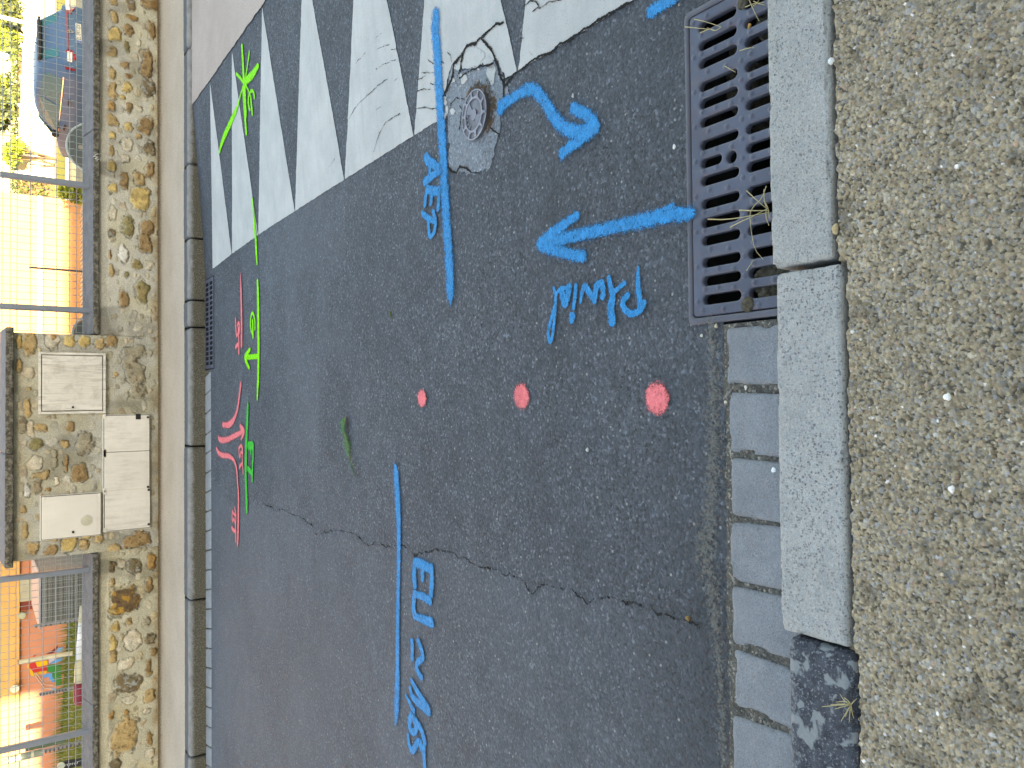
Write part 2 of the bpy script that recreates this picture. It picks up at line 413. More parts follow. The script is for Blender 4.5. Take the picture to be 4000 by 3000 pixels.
def concrete(name, a, b, pit=.5, pitc=(.08, .085, .09), scale=18, stain=0, stainc=(.03, .028, .022), bumpd=.002, speck=95):
    m = N(name, .85, .25)
    c = m.mix(m.ramp(m.noise(scale, 5, .65), [(.32, 0), (.68, 1)]), a, b)
    reg = m.noise(7, 3)
    wv = m.n('ShaderNodeVectorMath', operation='ADD'); m.t.links.new(m.pos, wv.inputs[0]); wn = m.n('ShaderNodeTexNoise'); m.t.links.new(m.pos, wn.inputs['Vector']); wn.inputs['Scale'].default_value = speck*2
    ws = m.n('ShaderNodeVectorMath', operation='SCALE'); m.t.links.new(wn.outputs['Color'], ws.inputs[0]); ws.inputs['Scale'].default_value = .6/speck; m.t.links.new(ws.outputs[0], wv.inputs[1])
    va = m.voro(speck*2.2, wv.outputs[0]); qa = m.n('ShaderNodeSeparateColor'); m.t.links.new(va.outputs['Color'], qa.inputs[0])
    vb = m.voro(speck*1.0, wv.outputs[0]); qb = m.n('ShaderNodeSeparateColor'); m.t.links.new(vb.outputs['Color'], qb.inputs[0])
    p1 = m.math('MULTIPLY', m.ramp(qa.outputs[0], [(.66-.3*max(0, pit-.6), 0), (.76-.3*max(0, pit-.6), 1)]), m.ramp(va.outputs['Distance'], [(.30, 1), (.46, 0)]))
    p2 = m.math('MULTIPLY', m.ramp(qb.outputs[1], [(.80, 0), (.86, 1)]), m.ramp(vb.outputs['Distance'], [(.14, 1), (.26, 0)]))
    pf = m.math('MULTIPLY', m.math('MAXIMUM', m.math('MULTIPLY', p1, .7), p2), m.ramp(reg, [(.35, .35), (.6, 1)]))
    c = m.mix(m.math('MULTIPLY', m.ramp(qa.outputs[2], [(.5, 0), (1, 1)]), .35), c, tuple(min(1, v*1.35) for v in b))
    c = m.mix(m.math('MULTIPLY', pf, pit), c, pitc)
    gr_ = m.noise(330, 3, .7); c = m.mix(1.0, c, m.ramp(gr_, [(.28, .72), (.72, 1.24)]), 'MULTIPLY')
    blt = m.ramp(m.noise(4.5, 6, .7), [(.42, 0), (.66, 1)]); c = m.mix(m.math('MULTIPLY', blt, .22), c, tuple(v*.62 for v in a))
    if stain:
        c = m.mix(m.math('MULTIPLY', m.ramp(m.noise(11, 6, .75), [(.40, 0), (.58, 1)]), stain), c, stainc)
    m.color(c); m.bump(m.math('SUBTRACT', m.math('ADD', m.noise(140, 4), m.math('MULTIPLY', gr_, .5)), m.math('MULTIPLY', pf, 1.0)), bumpd*1.3, 1.0); return m.m
def vcol(name, rough=.85, spec=.25, fine=120, bumpd=.002, var=.25):
    m = N(name, rough, spec); f = m.noise(fine, 4, .65)
    c = m.mix(1.0, m.attr('Col', 'Color'), m.ramp(f, [(.3, 1-var), (.7, 1+var)]), 'MULTIPLY')
    m.color(c); m.bump(f, bumpd, .8); return m.m
# ================================================================== materials in use
K = .60
MAT_ROAD = asphalt('asphalt')
MAT_BLUE = spray('blue_spray_paint', (.0, .255, .57), .95); MAT_BLUES = spray('blue_spray_paint_soft', (.0, .26, .59), 1.3)
MAT_PINK = spray('pink_spray_paint', (1.0, .215, .235), 1.1)
MAT_LIME = spray('lime_spray_paint', (.20, .84, .008), .9)
MAT_GREEN = spray('green_spray_paint', (.0, .50, .05), .9)
MAT_WHITE = road_paint('white_road_paint')
MAT_CRACK = crack_mat('crack_dirt'); MAT_CRACKS = crack_mat('crack_deep', True)
MAT_PATCH = asphalt('mortar_patch', 2.15, (1.05, 1.01, .93), True)
MAT_KERB = concrete('kerb_concrete', (.30, .308, .302), (.385, .385, .37), .75, (.10, .105, .12))
MAT_KERB2 = concrete('kerb_concrete_pitted', (.29, .298, .296), (.385, .388, .378), .9, (.09, .092, .11), speck=80)
MAT_KERBD = blotched('kerb_concrete_blackened')
MAT_SETT = concrete('sett_stone', (.19, .205, .225), (.245, .26, .28), .4, (.09, .10, .11), 10, speck=170)
MAT_IRON = None

# ================================================================== ground, road, pavements
def flat(name, x0, x1, y0, y1, z, mat):
    m = MB(); m.add([(x0, y0, z), (x1, y0, z), (x1, y1, z), (x0, y1, z)], [(0, 1, 2, 3)])
    return tag(m.build(name, mat), kind='structure')
def yard_mat():
    m = N('yard_ground', .9, .2)
    m.color(m.mix(m.ramp(m.noise(.6, 5), [(.4, 0), (.6, 1)]), (.23, .20, .13), (.34, .30, .19))); return m.m
flat('ground', -300, 300, -300, 500, -1.06, yard_mat())
GX0, GX1, GY0, GY1 = .203, 1.052, 1.10, 1.434          # the near drain
crk = (Z(1000, 1500, S1, [(50, 1030), (130, 1060), (180, 1095), (230, 1080), (280, 1110), (330, 1130), (400, 1160), (450, 1200), (490, 1220), (500, 1280), (520, 1300), (560, 1300), (600, 1280), (690, 1265), (740, 1270), (850, 1295), (900, 1330), (930, 1370), (980, 1395), (1030, 1360), (1080, 1370), (1120, 1415), (1190, 1385), (1270, 1390), (1320, 1440), (1390, 1490), (1440, 1455), (1560, 1430), (1690, 1460), (1750, 1500), (1820, 1500), (1880, 1560), (1930, 1590), (2080, 1590), (2150, 1640)])
       + Z(2000, 2250, S1, [(80, 20), (150, 110), (190, 150), (240, 100), (300, 60), (400, 100), (520, 110), (580, 170), (660, 240), (730, 180), (860, 180), (920, 215), (1050, 240), (1200, 290), (1350, 340), (1500, 390), (1600, 430)]))
crw = np.array([G(*p)[:2] for p in crk]); cr_o = np.argsort(crw[:, 1])
cy_ = np.concatenate([[1.0], crw[cr_o, 1], [5.9, 7.0]]); cx_ = np.concatenate([[crw[cr_o[0], 0]-.05], crw[cr_o, 0], [-.75, -.6]])
XA_FAR = float(G(825, 1085)[0])
xs = np.unique(np.concatenate([[XA_FAR+.004, -40, -25, -15, -9, -6], np.arange(-4.4, 4.4, .03), [6, 9, 15, 25, 40], [GX0+.006, GX1-.006]]))
ys = np.unique(np.concatenate([np.arange(1.325, 6.6, .03), [6.6, 6.66, 6.72, 6.785], [GY1-.006]]))
def keep_road(X, Y):
    cx = (X[:-1, :-1]+X[1:, 1:])/2; cy = (Y[:-1, :-1]+Y[1:, 1:])/2
    return ~((cx > GX0) & (cx < GX1) & (cy < GY1-.004)) & ~((cx < XA_FAR+.003) & (cy > 6.6))
V, F = grid(xs, ys, lambda X, Y: road_z(X, Y)+(fbm(X*1.3, Y*1.3, 3, 3)-.5)*.006*(np.abs(X) < 5)-.004*sstep(1.45, 1.33, Y), keep_road)
dcr = np.interp(V[:, 1], cy_, cx_)-V[:, 0]
old = sstep(-.01, .03, dcr)*(.45+.55*sstep(2.2, 4.6, V[:, 1]+V[:, 0]*-.4)) * (.55+.9*(fbm(V[:, 0]*2.2, V[:, 1]*2.2, 9, 4)-.25))
lane = .75*np.exp(-((V[:, 1]-4.4-.1*V[:, 0])/.75)**2)*sstep(.25, .6, fbm(V[:, 0]*1.6, V[:, 1]*2.5, 4, 4))*(V[:, 0] < 1.2)
old = np.clip(np.maximum(old, lane), 0, 1)
dark = sstep(1.75, 1.36, V[:, 1])*(.35+.65*sstep(-.25, -.75, V[:, 0]))*(.5+fbm(V[:, 0]*5, V[:, 1]*5, 19, 4))*(np.abs(V[:, 0]) < 4)
dark = np.clip(np.maximum(dark, .55*np.exp(-((V[:, 1]-1.0-cx_[0]*0-1.0)/.35)**2)*sstep(.5, .7, fbm(V[:, 0]*3, V[:, 1]*3, 29, 4))), 0, 1)
road = tag(np_mesh('road', V, F, MAT_ROAD, attrs={'old': old, 'dark': dark}), kind='structure')
def surf_road(x, y): return road_z(x, y)+(fbm(x*1.3, y*1.3, 3, 3)-.5)*.006*(np.abs(x) < 5)
mm = N('resin_plateau', .8, .25)
c = mm.mix(mm.ramp(mm.noise(2.5, 6, .65), [(.35, 0), (.68, 1)]), (.385, .315, .275), (.455, .38, .335))
c = mm.mix(mm.ramp(mm.noise(150, 2, .6), [(.36, .5), (.46, 0)]), c, (.10, .09, .085))
mm.color(c).bump(mm.noise(180, 3), .002, .6)
xx = np.concatenate([[0], np.arange(.02, 1.6, .05), [3, 6, 12, 40]]); yy = np.arange(1.3, 6.86, .02)
TT, YY = np.meshgrid(xx, yy, indexing='ij')
XX = x_top(YY)+(fbm(YY*14, YY*0+2, 12, 4)-.5)*.02*(TT < .01)+TT
I = np.arange(XX.size).reshape(XX.shape)
tag(np_mesh('raised_plateau', np.stack([XX, YY, np.full_like(XX, RAMP_H+.006)], -1).reshape(-1, 3), np.stack([I[:-1, :-1], I[1:, :-1], I[1:, 1:], I[:-1, 1:]], -1).reshape(-1, 4), mm.m), kind='structure')

mm = N('beige_pavement', .85, .2)
c = mm.mix(mm.ramp(mm.noise(1.7, 6, .65), [(.35, 0), (.68, 1)]), (.435, .355, .275), (.515, .425, .335))
c = mm.mix(mm.ramp(mm.noise(110, 2, .6), [(.33, .55), (.42, 0)]), c, (.12, .10, .075))
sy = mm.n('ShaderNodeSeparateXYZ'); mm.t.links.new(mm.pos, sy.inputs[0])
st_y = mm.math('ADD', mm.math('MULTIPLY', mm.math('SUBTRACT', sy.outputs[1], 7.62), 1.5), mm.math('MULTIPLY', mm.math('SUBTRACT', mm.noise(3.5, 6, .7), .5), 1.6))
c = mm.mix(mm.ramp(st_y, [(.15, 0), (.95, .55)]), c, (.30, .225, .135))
c = mm.mix(mm.ramp(mm.noise(38, 4, .8), [(.66, 0), (.70, .6)]), c, (.14, .105, .07))
mm.color(c).bump(mm.noise(160, 3), .0025, .6)
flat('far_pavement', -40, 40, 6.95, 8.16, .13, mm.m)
mm = N('pavement_bed', .95, .1); mm.color(mm.mix(mm.noise(90, 3), (.05, .045, .035), (.14, .12, .09)))
flat('pavement_bed', -40, 40, -4, .90, .075, mm.m)
flat('kerb_trench', -40, 40, .90, 1.06, .02, plain('trench_soil', (.018, .016, .014), .95, .05))
mg = N('gutter_grout', .95, .1)
gc = mg.mix(mg.ramp(mg.noise(25, 5, .7), [(.35, 0), (.65, 1)]), (.085, .082, .075), (.17, .158, .135))
vv = mg.voro(170); q = mg.n('ShaderNodeSeparateColor'); mg.t.links.new(vv.outputs['Color'], q.inputs[0])
gc = mg.mix(.8, gc, mg.ramp(q.outputs[0], [(0, .5), (.8, 1.1), (1, 2.6)]), 'MULTIPLY')
mg.color(gc).bump(vv.outputs['Distance'], -.004, 1)
def bed(name, x0, x1, y0, y1, z):
    V, F = grid(np.arange(x0, x1, .012), np.arange(y0, y1, .006), lambda X, Y: z+(fbm(X*30, Y*30, 8, 3)-.5)*.008-.010*sstep(y1-.045, y1-.005, Y))
    return tag(np_mesh(name, V, F, mg.m, smooth=True), kind='structure')
bed('gutter_bed', -1.8, GX0-.001, 1.065, 1.36, -.003); bed('gutter_bed', GX1+.001, 3.4, 1.065, 1.36, -.003)
bed('gutter_bed', -4.4, 4.3, 6.585, 6.80, -.006)

# exposed aggregate: every stone of the near pavement is a bump of one sheet
def aggregate(name, x0, x1, y0, y1, z, cell, n, seed):
    r = np.random.default_rng(seed)
    nx = int((x1-x0)/cell); ny = int((y1-y0)/cell)
    H = np.full((nx+1, ny+1), -.0026); C = np.zeros((nx+1, ny+1, 3)); C[:] = (.12, .105, .08)
    H += (r.random(H.shape)-.5)*.001
    px = r.random(n)*nx; py = r.random(n)*ny
    rad = np.clip(r.lognormal(math.log(.0034), .30, n), .0019, .0074)/cell
    asp = r.uniform(.6, 1.0, n); ang = r.random(n)*math.pi; top = r.normal(0, .0009, n)
    pal = np.array([(.265, .228, .155), (.30, .26, .178), (.225, .19, .128), (.275, .258, .205), (.215, .21, .185), (.25, .26, .252), (.36, .335, .265), (.17, .14, .095), (.28, .21, .155), (.58, .58, .56)])
    kk = r.choice(len(pal), n, p=[.22, .17, .18, .14, .13, .08, .03, .025, .02, .005]); cc = pal[kk]*np.array([1.04, .955, .92])*r.uniform(.72, 1.48, (n, 1))
    R = int(np.ceil(rad.max()))+1; off = np.arange(-R, R+1); OX, OY = np.meshgrid(off, off, indexing='ij')
    order = np.argsort(rad)
    for i in order:
        ix = int(px[i]); iy = int(py[i]); k = int(rad[i])+2
        a0, a1, b0, b1 = max(ix-k, 0), min(ix+k+1, nx+1), max(iy-k, 0), min(iy+k+1, ny+1)
        X, Y = np.meshgrid(np.arange(a0, a1)-px[i], np.arange(b0, b1)-py[i], indexing='ij')
        ca, sa = math.cos(ang[i]), math.sin(ang[i])
        d2 = ((X*ca+Y*sa)/rad[i])**2+((-X*sa+Y*ca)/(rad[i]*asp[i]))**2
        h = top[i]+rad[i]*cell*asp[i]*.58*(np.sqrt(np.clip(1-d2, 0, 1))-.62)
        sub = H[a0:a1, b0:b1]; m = (d2 < 1) & (h > sub)
        sub[m] = h[m]; C[a0:a1, b0:b1][m] = cc[i]
    X, Y = np.meshgrid(x0+np.arange(nx+1)*cell, y0+np.arange(ny+1)*cell, indexing='ij')
    big = .90+.26*fbm(X*3, Y*3, seed, 4)
    dirt = sstep(.66, .76, fbm(X*17, Y*17, seed+3, 4))
    C = C*big[..., None]*(1-.30*dirt[..., None])
    y1x = np.where(X > .288, .940, np.where(X > -.532, .9235, .914))
    e = sstep(y1x, y1x-.010, Y+(fbm(X*60, Y*60, 5, 3)-.5)*.016)
    Vv = np.stack([X, Y, z+H-.03*(1-e)], -1).reshape(-1, 3)
    I = np.arange(X.size).reshape(X.shape); Ff = np.stack([I[:-1, :-1], I[1:, :-1], I[1:, 1:], I[:-1, 1:]], -1).reshape(-1, 4)
    return tag(np_mesh(name, Vv, Ff, vcol('exposed_aggregate', .8, .3, 400, .0006, .22), col=C.reshape(-1, 3), smooth=True), kind='structure')
aggregate('near_pavement', -1.3, 1.8, .32, .946, .098, .0018, 150000, 11)
def agg_flat():
    m = N('exposed_aggregate_far', .8, .3); v = m.voro(110); q = m.n('ShaderNodeSeparateColor'); m.t.links.new(v.outputs['Color'], q.inputs[0])
    c = m.ramp(q.outputs[0], [(0, (.16, .135, .092)), (.5, (.26, .225, .155)), (.97, (.27, .255, .20)), (1, (.5, .49, .46))])
    m.color(c).bump(v.outputs['Distance'], -.004, 1); return m.m
AGF = agg_flat()
for a in ((-40, -1.3, -4, .915), (1.8, 40, -4, .935), (-1.3, 1.8, -4, .32)): flat('near_pavement', a[0], a[1], a[2], a[3], .096, AGF)

# ================================================================== near kerb stones and setts
ks = [(1.312, 2.34, 1.104, .950, .101, MAT_KERB, 'pale kerb stone beyond the picture edge, past the iron drain grate'), (2.346, 3.4, 1.106, .952, .100, MAT_KERB2, 'pale kerb stone farthest past the iron drain grate'), (-2.5, -1.456, 1.08, .915, .094, MAT_KERB2, 'pale kerb stone beyond the blackened kerb stone'),
      (.297, 1.306, 1.101, .945, .100, MAT_KERB, 'clean pale grey kerb stone beside the iron drain grate'),
      (-.526, .283, 1.092, .927, .100, MAT_KERB2, 'pale pitted kerb stone between the drain grate and the blackened kerb stone'),
      (-1.45, -.537, 1.083, .918, .092, MAT_KERBD, 'blackened kerb stone with pale blotches and a dry grass tuft')]
for i, (a, b, yf, yb, zt, m, lab) in enumerate(ks):
    V, F = rounded_block((a, yb, -.12), (b, yf, zt), .02 if m is MAT_KERBD else .011, .0055, .0016, 20+i, .009)
    tag(np_mesh('kerb_stone', V, F, m, smooth=True), lab, 'kerb stone', 'kerb stones along the near pavement')
st = [1283, 1506, 1538, 1773, 1791, 2015, 2030, 2262, 2283, 2506, 2535, 2752, 2780, 3010, 3030, 3260]
lab = ['pale grey sett touching the drain grate', 'grey sett with a worn corner, second from the drain grate', 'grey sett third from the drain grate, sandy at the kerb side',
       'grey sett fourth from the drain grate', 'grey sett beside the far end of the pale pitted kerb stone', 'grey sett with a hairline crack beside the blackened kerb stone', 'last visible grey sett beside the blackened kerb stone', 'grey sett half out of view by the blackened kerb stone']
for i in range(8):
    xa = float(G(2855, st[2*i], 0)[0]); xb = float(G(2855, st[2*i+1], 0)[0])
    V, F = rounded_block((xb, 1.094, -.10), (xa, 1.312-.004*(i % 3), .006-.001*(i % 2)), .012, .006, .0013, 40+i, .008)
    V[:, 0] += (V[:, 1]-1.2)*RNG.uniform(-.05, .05)
    tag(np_mesh('sett', V, F, MAT_SETT, smooth=True), lab[i], 'sett', 'grey setts along the near kerb')

for i in range(9):
    V, F = rounded_block((1.075+.155*i, 1.1, -.10), (1.215+.155*i, 1.306, .006), .012, .006, .0013, 300+i, .008)
    tag(np_mesh('sett', V, F, MAT_SETT, smooth=True), 'grey sett in the row past the drain grate, beyond the picture edge', 'sett', 'grey setts past the drain grate')
sm_ = N('sandy_grit', .95, .1); e = sm_.attr('edge')
sm_.color(sm_.mix(sm_.ramp(sm_.noise(90, 4, .7), [(.35, 0), (.65, 1)]), (.13, .128, .118), (.225, .215, .19)))
sm_.alpha(sm_.math('MULTIPLY', sm_.math('GREATER_THAN', sm_.math('ADD', sm_.math('MULTIPLY', e, 1.0), sm_.math('MULTIPLY', sm_.math('SUBTRACT', sm_.noise(120, 5, .75), .5), 5.0)), .75), .55))
tag(paint_mark('grit', sm_.m, [([(-1.5, 1.345), (-.9, 1.34), (-.55, 1.36), (-.42, 1.40), (-.3, 1.37), (0, 1.35), (.2, 1.36)], [.025, .025, .045, .075, .055, .045, .04], 1)], .0035, .006, 1.7, toworld=lambda x, y: np.array([x, y, 0])), kind='stuff')

# ================================================================== near drain grate
def iron(name, base, rust=.25):
    m = N(name, .5, .5); m.b.inputs['Metallic'].default_value = .35
    c = m.mix(m.ramp(m.noise(6, 5, .6), [(.35, 0), (.7, 1)]), base, tuple(v*1.35 for v in base))
    c = m.mix(m.math('MULTIPLY', m.ramp(m.noise(9, 6, .7), [(.55, 0), (.72, 1)]), rust), c, (.16, .085, .055))
    c = m.mix(m.math('MULTIPLY', m.ramp(m.noise(30, 5, .7), [(.56, 0), (.7, 1)]), .3), c, (.16, .15, .13))
    m.color(c); m.set(m.b.inputs['Roughness'], m.ramp(m.noise(20, 4), [(.3, .38), (.7, .62)])); m.bump(m.noise(220, 3), .0008, .6); return m.m
MAT_IRON = iron('cast_iron', (.070, .078, .108)); MAT_IRON2 = iron('cast_iron_rusty', (.080, .082, .102), .35)
def rr_sdf(X, Y, x0, x1, y0, y1, r):
    qx = np.abs(X-(x0+x1)/2)-(x1-x0)/2+r; qy = np.abs(Y-(y0+y1)/2)-(y1-y0)/2+r
    return -(np.hypot(np.maximum(qx, 0), np.maximum(qy, 0))+np.minimum(np.maximum(qx, qy), 0)-r)   # positive inside
def capsule(X, Y, x, ya, yb, r):
    yy = np.clip(Y, ya+r, yb-r); return r-np.hypot(X-x, Y-yy)
def cut_plate(name, x0, x1, y0, y1, cell, sdf, zt, thick, mat, parent, hf=None):
    X, Y = np.meshgrid(np.arange(x0, x1+cell, cell), np.arange(y0, y1+cell, cell), indexing='ij')
    d = sdf(X, Y); e = cell*.25
    gx = (sdf(X+e, Y)-sdf(X-e, Y))/(2*e); gy = (sdf(X, Y+e)-sdf(X, Y-e))/(2*e)
    m = np.abs(d) < cell*.71; l = np.maximum(gx**2+gy**2, .3)
    Xn = np.where(m, X-d*gx/l, X); Yn = np.where(m, Y-d*gy/l, Y)
    ins = d > -cell*.71
    kq = ins[:-1, :-1] & ins[1:, :-1] & ins[1:, 1:] & ins[:-1, 1:]
    kq &= (d[:-1, :-1]+d[1:, :-1]+d[1:, 1:]+d[:-1, 1:]) > 0
    I = np.arange(X.size).reshape(X.shape); F = np.stack([I[:-1, :-1], I[1:, :-1], I[1:, 1:], I[:-1, 1:]], -1)[kq]
    u, inv = np.unique(F, return_inverse=True); F = inv.reshape(F.shape)
    zz = np.full(X.shape, zt)+(hf(Xn, Yn) if hf is not None else 0)-.0025*sstep(.004, 0, d)
    V = np.stack([Xn, Yn, zz], -1).reshape(-1, 3)[u]
    E = np.concatenate([F[:, [0, 1]], F[:, [1, 2]], F[:, [2, 3]], F[:, [3, 0]]]); key = np.sort(E, 1)
    _, idx, cnt = np.unique(key, axis=0, return_index=True, return_counts=True)
    B = E[idx[cnt == 1]]; n = len(V); Vb = V.copy(); Vb[:, 2] = zt-thick
    side = np.stack([B[:, 1], B[:, 0], B[:, 0]+n, B[:, 1]+n], 1)
    return np_mesh(name, np.concatenate([V, Vb]), np.concatenate([F, side]), mat, parent)
slots = []
sx = [.997, .947, .898, .836, .789, .739, .678, .629, .581, .519, .469, .421, .362, .313, .263]
def slot_sdf(X, Y):
    d = np.full(X.shape, -9.0)
    for i, x in enumerate(sx):
        if i == 7:
            d = np.maximum(d, capsule(X, Y, x, 1.318, 1.389, .0135)); d = np.maximum(d, .0165-np.hypot(X-.622, Y-1.287))
        else: d = np.maximum(d, capsule(X, Y, x, 1.264, 1.389, .0135))
        d = np.maximum(d, capsule(X, Y, x, 1.115, 1.240, .0135))
    return d
def grate_sdf(X, Y): return np.minimum(rr_sdf(X, Y, GX0+.017, GX1-.014, 1.105, 1.421, .012), -slot_sdf(X, Y))
studs = []
for a, b in zip(sx[:-1], sx[1:]):
    m = (a+b)/2; w = a-b > .055
    for yq in ((1.38, 1.335, 1.285) if not w else (1.36, 1.30)): studs.append((m+(.004 if yq > 1.33 else -.004), yq))
    for yq in (1.222, 1.165): studs.append((m, yq))
studs += [(x, 1.407) for x in np.arange(.26, 1.03, .095)]+[(x+.02, 1.252) for x in np.arange(.24, 1.03, .05)]+[(.235, 1.39), (.232, 1.32), (.23, 1.21), (1.022, 1.36)]
def stud_h(X, Y):
    h = np.zeros(X.shape)
    for x, y in studs: h = np.maximum(h, .0030*sstep(.0074, .0050, np.hypot(X-x, Y-y)))
    return h
gr = thing('drain_grate', 'long iron drain grate with two rows of slots beside the near kerb', 'drain grate', ((GX0+GX1)/2, 1.27, 0))
cut_plate('grating', GX0, GX1, 1.10, 1.434, .0021, grate_sdf, .001, .020, MAT_IRON, gr, stud_h)
cut_plate('frame', GX0-.01, GX1+.01, 1.095, 1.45, .003, lambda X, Y: np.minimum(rr_sdf(X, Y, GX0-.004, GX1+.004, 1.0, 1.438, .016), -rr_sdf(X, Y, GX0+.014, GX1-.011, 1.0, 1.4235, .012)), .003, .05, MAT_IRON2, gr)
s = MB(); s.add([(GX0, 1.10, -.5), (GX1, 1.10, -.5), (GX1, 1.434, -.5), (GX0, 1.434, -.5), (GX0, 1.10, -.02), (GX1, 1.10, -.02), (GX1, 1.434, -.02), (GX0, 1.434, -.02)],
                [(0, 1, 2, 3), (0, 4, 5, 1), (1, 5, 6, 2), (2, 6, 7, 3), (3, 7, 4, 0)])
s.build('sump', plain('sump_concrete', (.03, .03, .028), .95, .1, .4, 14), gr)
MAT_SILT = plain('dark_silt', (.075, .066, .048), .95, .1, .6, 60, .006, 90)
def silt(x0, x1, y0, y1, z, seed):
    V, F = grid(np.arange(x0, x1, .004), np.arange(y0, y1, .004), lambda X, Y: z+(fbm(X*70, Y*70, seed, 4)-.5)*.03-.08*sstep(.7, 1.0, np.hypot((X-(x0+x1)/2)/(x1-x0)*2, (Y-(y0+y1)/2)/(y1-y0)*2)))
    return np_mesh('silt', V, F, MAT_SILT, gr, smooth=True)
silt(.215, .36, 1.09, 1.26, -.016, 3); silt(.86, 1.05, 1.09, 1.25, -.03, 4); silt(.72, 1.03, 1.26, 1.40, -.10, 5)
for lx0, lr0 in ((1.005, .017), (.236, .020)): m = MB(); m.disc((lx0, 1.243, .0030), lr0, 'z', .004, 20, lr0*.8); m.build('lifting_point', MAT_SILT, gr)
# far drain grate
fg = thing('drain_grate', 'low iron drain grate with square holes along the far kerb', 'drain grate', (.6, 6.70, 0))
xa, xb = float(G(825, 1085)[0]), float(G(825, 1440)[0])
fx = np.linspace(xb+.045, xa-.045, 17)
def far_sdf(X, Y):
    d = np.full(X.shape, -9.0)
    for x in fx:
        for ya in (6.565, 6.695): d = np.maximum(d, np.minimum(.0135-np.abs(X-x), .045-np.abs(Y-ya)))
    return np.minimum(rr_sdf(X, Y, xb, xa, 6.49, 6.775, .01), -d)
cut_plate('grating', xb, xa, 6.48, 6.78, .005, far_sdf, .007, .03, MAT_IRON, fg)
m = MB(); m.box(xb-.004, xa+.004, 6.487, 6.778, -.02, .0052); m.build('sump', plain('hole_shade_black', (.012, .012, .012), .95, .1), fg)  # near-black block just under the grating stands in for shade in the holes

# ================================================================== water valve lid and its patch
pt = Z(1000, 0, S1, [(1705, 570), (1680, 650), (1645, 800), (1628, 900), (1655, 1010), (1668, 1200), (1672, 1290), (1655, 1410), (1690, 1480), (1740, 1500), (1800, 1480), (1830, 1560), (1880, 1500), (1960, 1485), (2030, 1420), (2060, 1330), (2100, 1180), (2110, 1100), (2125, 960), (2150, 850), (2180, 800), (2150, 690), (2085, 560), (2060, 530), (1990, 565), (1930, 580), (1850, 610), (1775, 600)])
pw = np.array([GR(*p)[:2] for p in pt])
pa = paint_poly('mortar_patch', MAT_PATCH, pw, .002, .005, .024, .006, 31, surf=surf_road)
at = pa.data.attributes.new('old', 'FLOAT', 'POINT'); vco = np.empty(len(pa.data.vertices)*3, np.float32); pa.data.vertices.foreach_get('co', vco); vco = vco.reshape(-1, 3)
at.data.foreach_set('value', (.25+.8*fbm(vco[:, 0]*9, vco[:, 1]*9, 2, 4)).astype(np.float32)); tag(pa, kind='structure')
LX, LY, LR = 1.105, 2.492, .090
rustm = N('rusty_grit', .95, .1); e = rustm.attr('edge'); f = rustm.noise(60, 4, .7)
rustm.color(rustm.mix(rustm.ramp(rustm.noise(35, 3), [(.4, 0), (.6, 1)]), (.075, .062, .045), (.15, .085, .045)))
rustm.alpha(rustm.math('MULTIPLY', rustm.math('GREATER_THAN', rustm.math('ADD', rustm.math('MULTIPLY', e, .5), rustm.math('MULTIPLY', rustm.math('SUBTRACT', f, .5), 3.5)), .25), .85))
ring = [(LX+math.cos(a)*.108, LY+math.sin(a)*.108) for a in np.linspace(-2.4, .5, 20)]
tag(paint_mark('grit', rustm.m, [(ring, .024, 1)], .0045, .005, 1.6, toworld=lambda x, y: np.array([x, y, 0])), kind='stuff')
lid = thing('valve_lid', 'small round iron water valve lid in the cracked mortar patch', 'valve lid', (LX, LY, float(road_z(LX, LY))))
def tilt(x, y): return .020-.045*(y-LY)+.02*(x-LX)
m = MB(); n = 48
ring_ = [(math.cos(2*math.pi*i/n), math.sin(2*math.pi*i/n)) for i in range(n)]
zb = float(road_z(LX, LY))
Vv = [(LX+c*LR*.97, LY+s_*LR*.97, zb-.02) for c, s_ in ring_]+[(LX+c*LR, LY+s_*LR, zb+tilt(LX+c*LR, LY+s_*LR)-.003) for c, s_ in ring_]+[(LX+c*LR*.97, LY+s_*LR*.97, zb+tilt(LX+c*LR, LY+s_*LR)) for c, s_ in ring_]
m.add(Vv, [tuple(2*n+i for i in range(n))]+[(k*n+i, k*n+(i+1) % n, (k+1)*n+(i+1) % n, (k+1)*n+i) for k in (0, 1) for i in range(n)])
m.build('plate', iron('lid_iron', (.085, .085, .105), .3), lid)
def lid_ring(mb, r0, r1, h0, h1, a0=0, a1=2*math.pi, k=48):
    V = []; F = []
    for i in range(k+1):
        a = a0+(a1-a0)*i/k
        for r, h in ((r0, h0), (r0, h1), (r1, h1), (r1, h0)):
            x = LX+math.cos(a)*r; y = LY+math.sin(a)*r; V.append((x, y, zb+tilt(x, y)+h))
        if i:
            b = 4*i
            for q in range(4): F.append((b-4+q, b-4+(q+1) % 4, b+(q+1) % 4, b+q))
    mb.add(V, F+[(0, 1, 2, 3), (4*k+3, 4*k+2, 4*k+1, 4*k)])
MAT_RIB = iron('worn_iron', (.19, .19, .225), .15)
m = MB(); lid_ring(m, .060, .067, -.001, .0045); lid_ring(m, .090, .0955, -.001, .002)
for k in range(10):
    a = k*math.pi/5+.15; ca, sa = math.cos(a), math.sin(a); V = []
    for r, w in ((.066, .010), (.076, .0035), (.089, .0050)):
        for sgn in (-1, 1):
            x = LX+ca*r-sa*w*sgn; y = LY+sa*r+ca*w*sgn
            V += [(x, y, zb+tilt(x, y)-.001), (x, y, zb+tilt(x, y)+.0042)]
    m.add(V, [(0, 1, 3, 2), (1, 5, 7, 3), (5, 9, 11, 7), (0, 4, 5, 1), (2, 3, 7, 6), (4, 8, 9, 5), (6, 7, 11, 10), (8, 10, 11, 9)])
m.build('ribs', MAT_RIB, lid)
m = MB(); lid_ring(m, .0005, .022, -.001, .004)
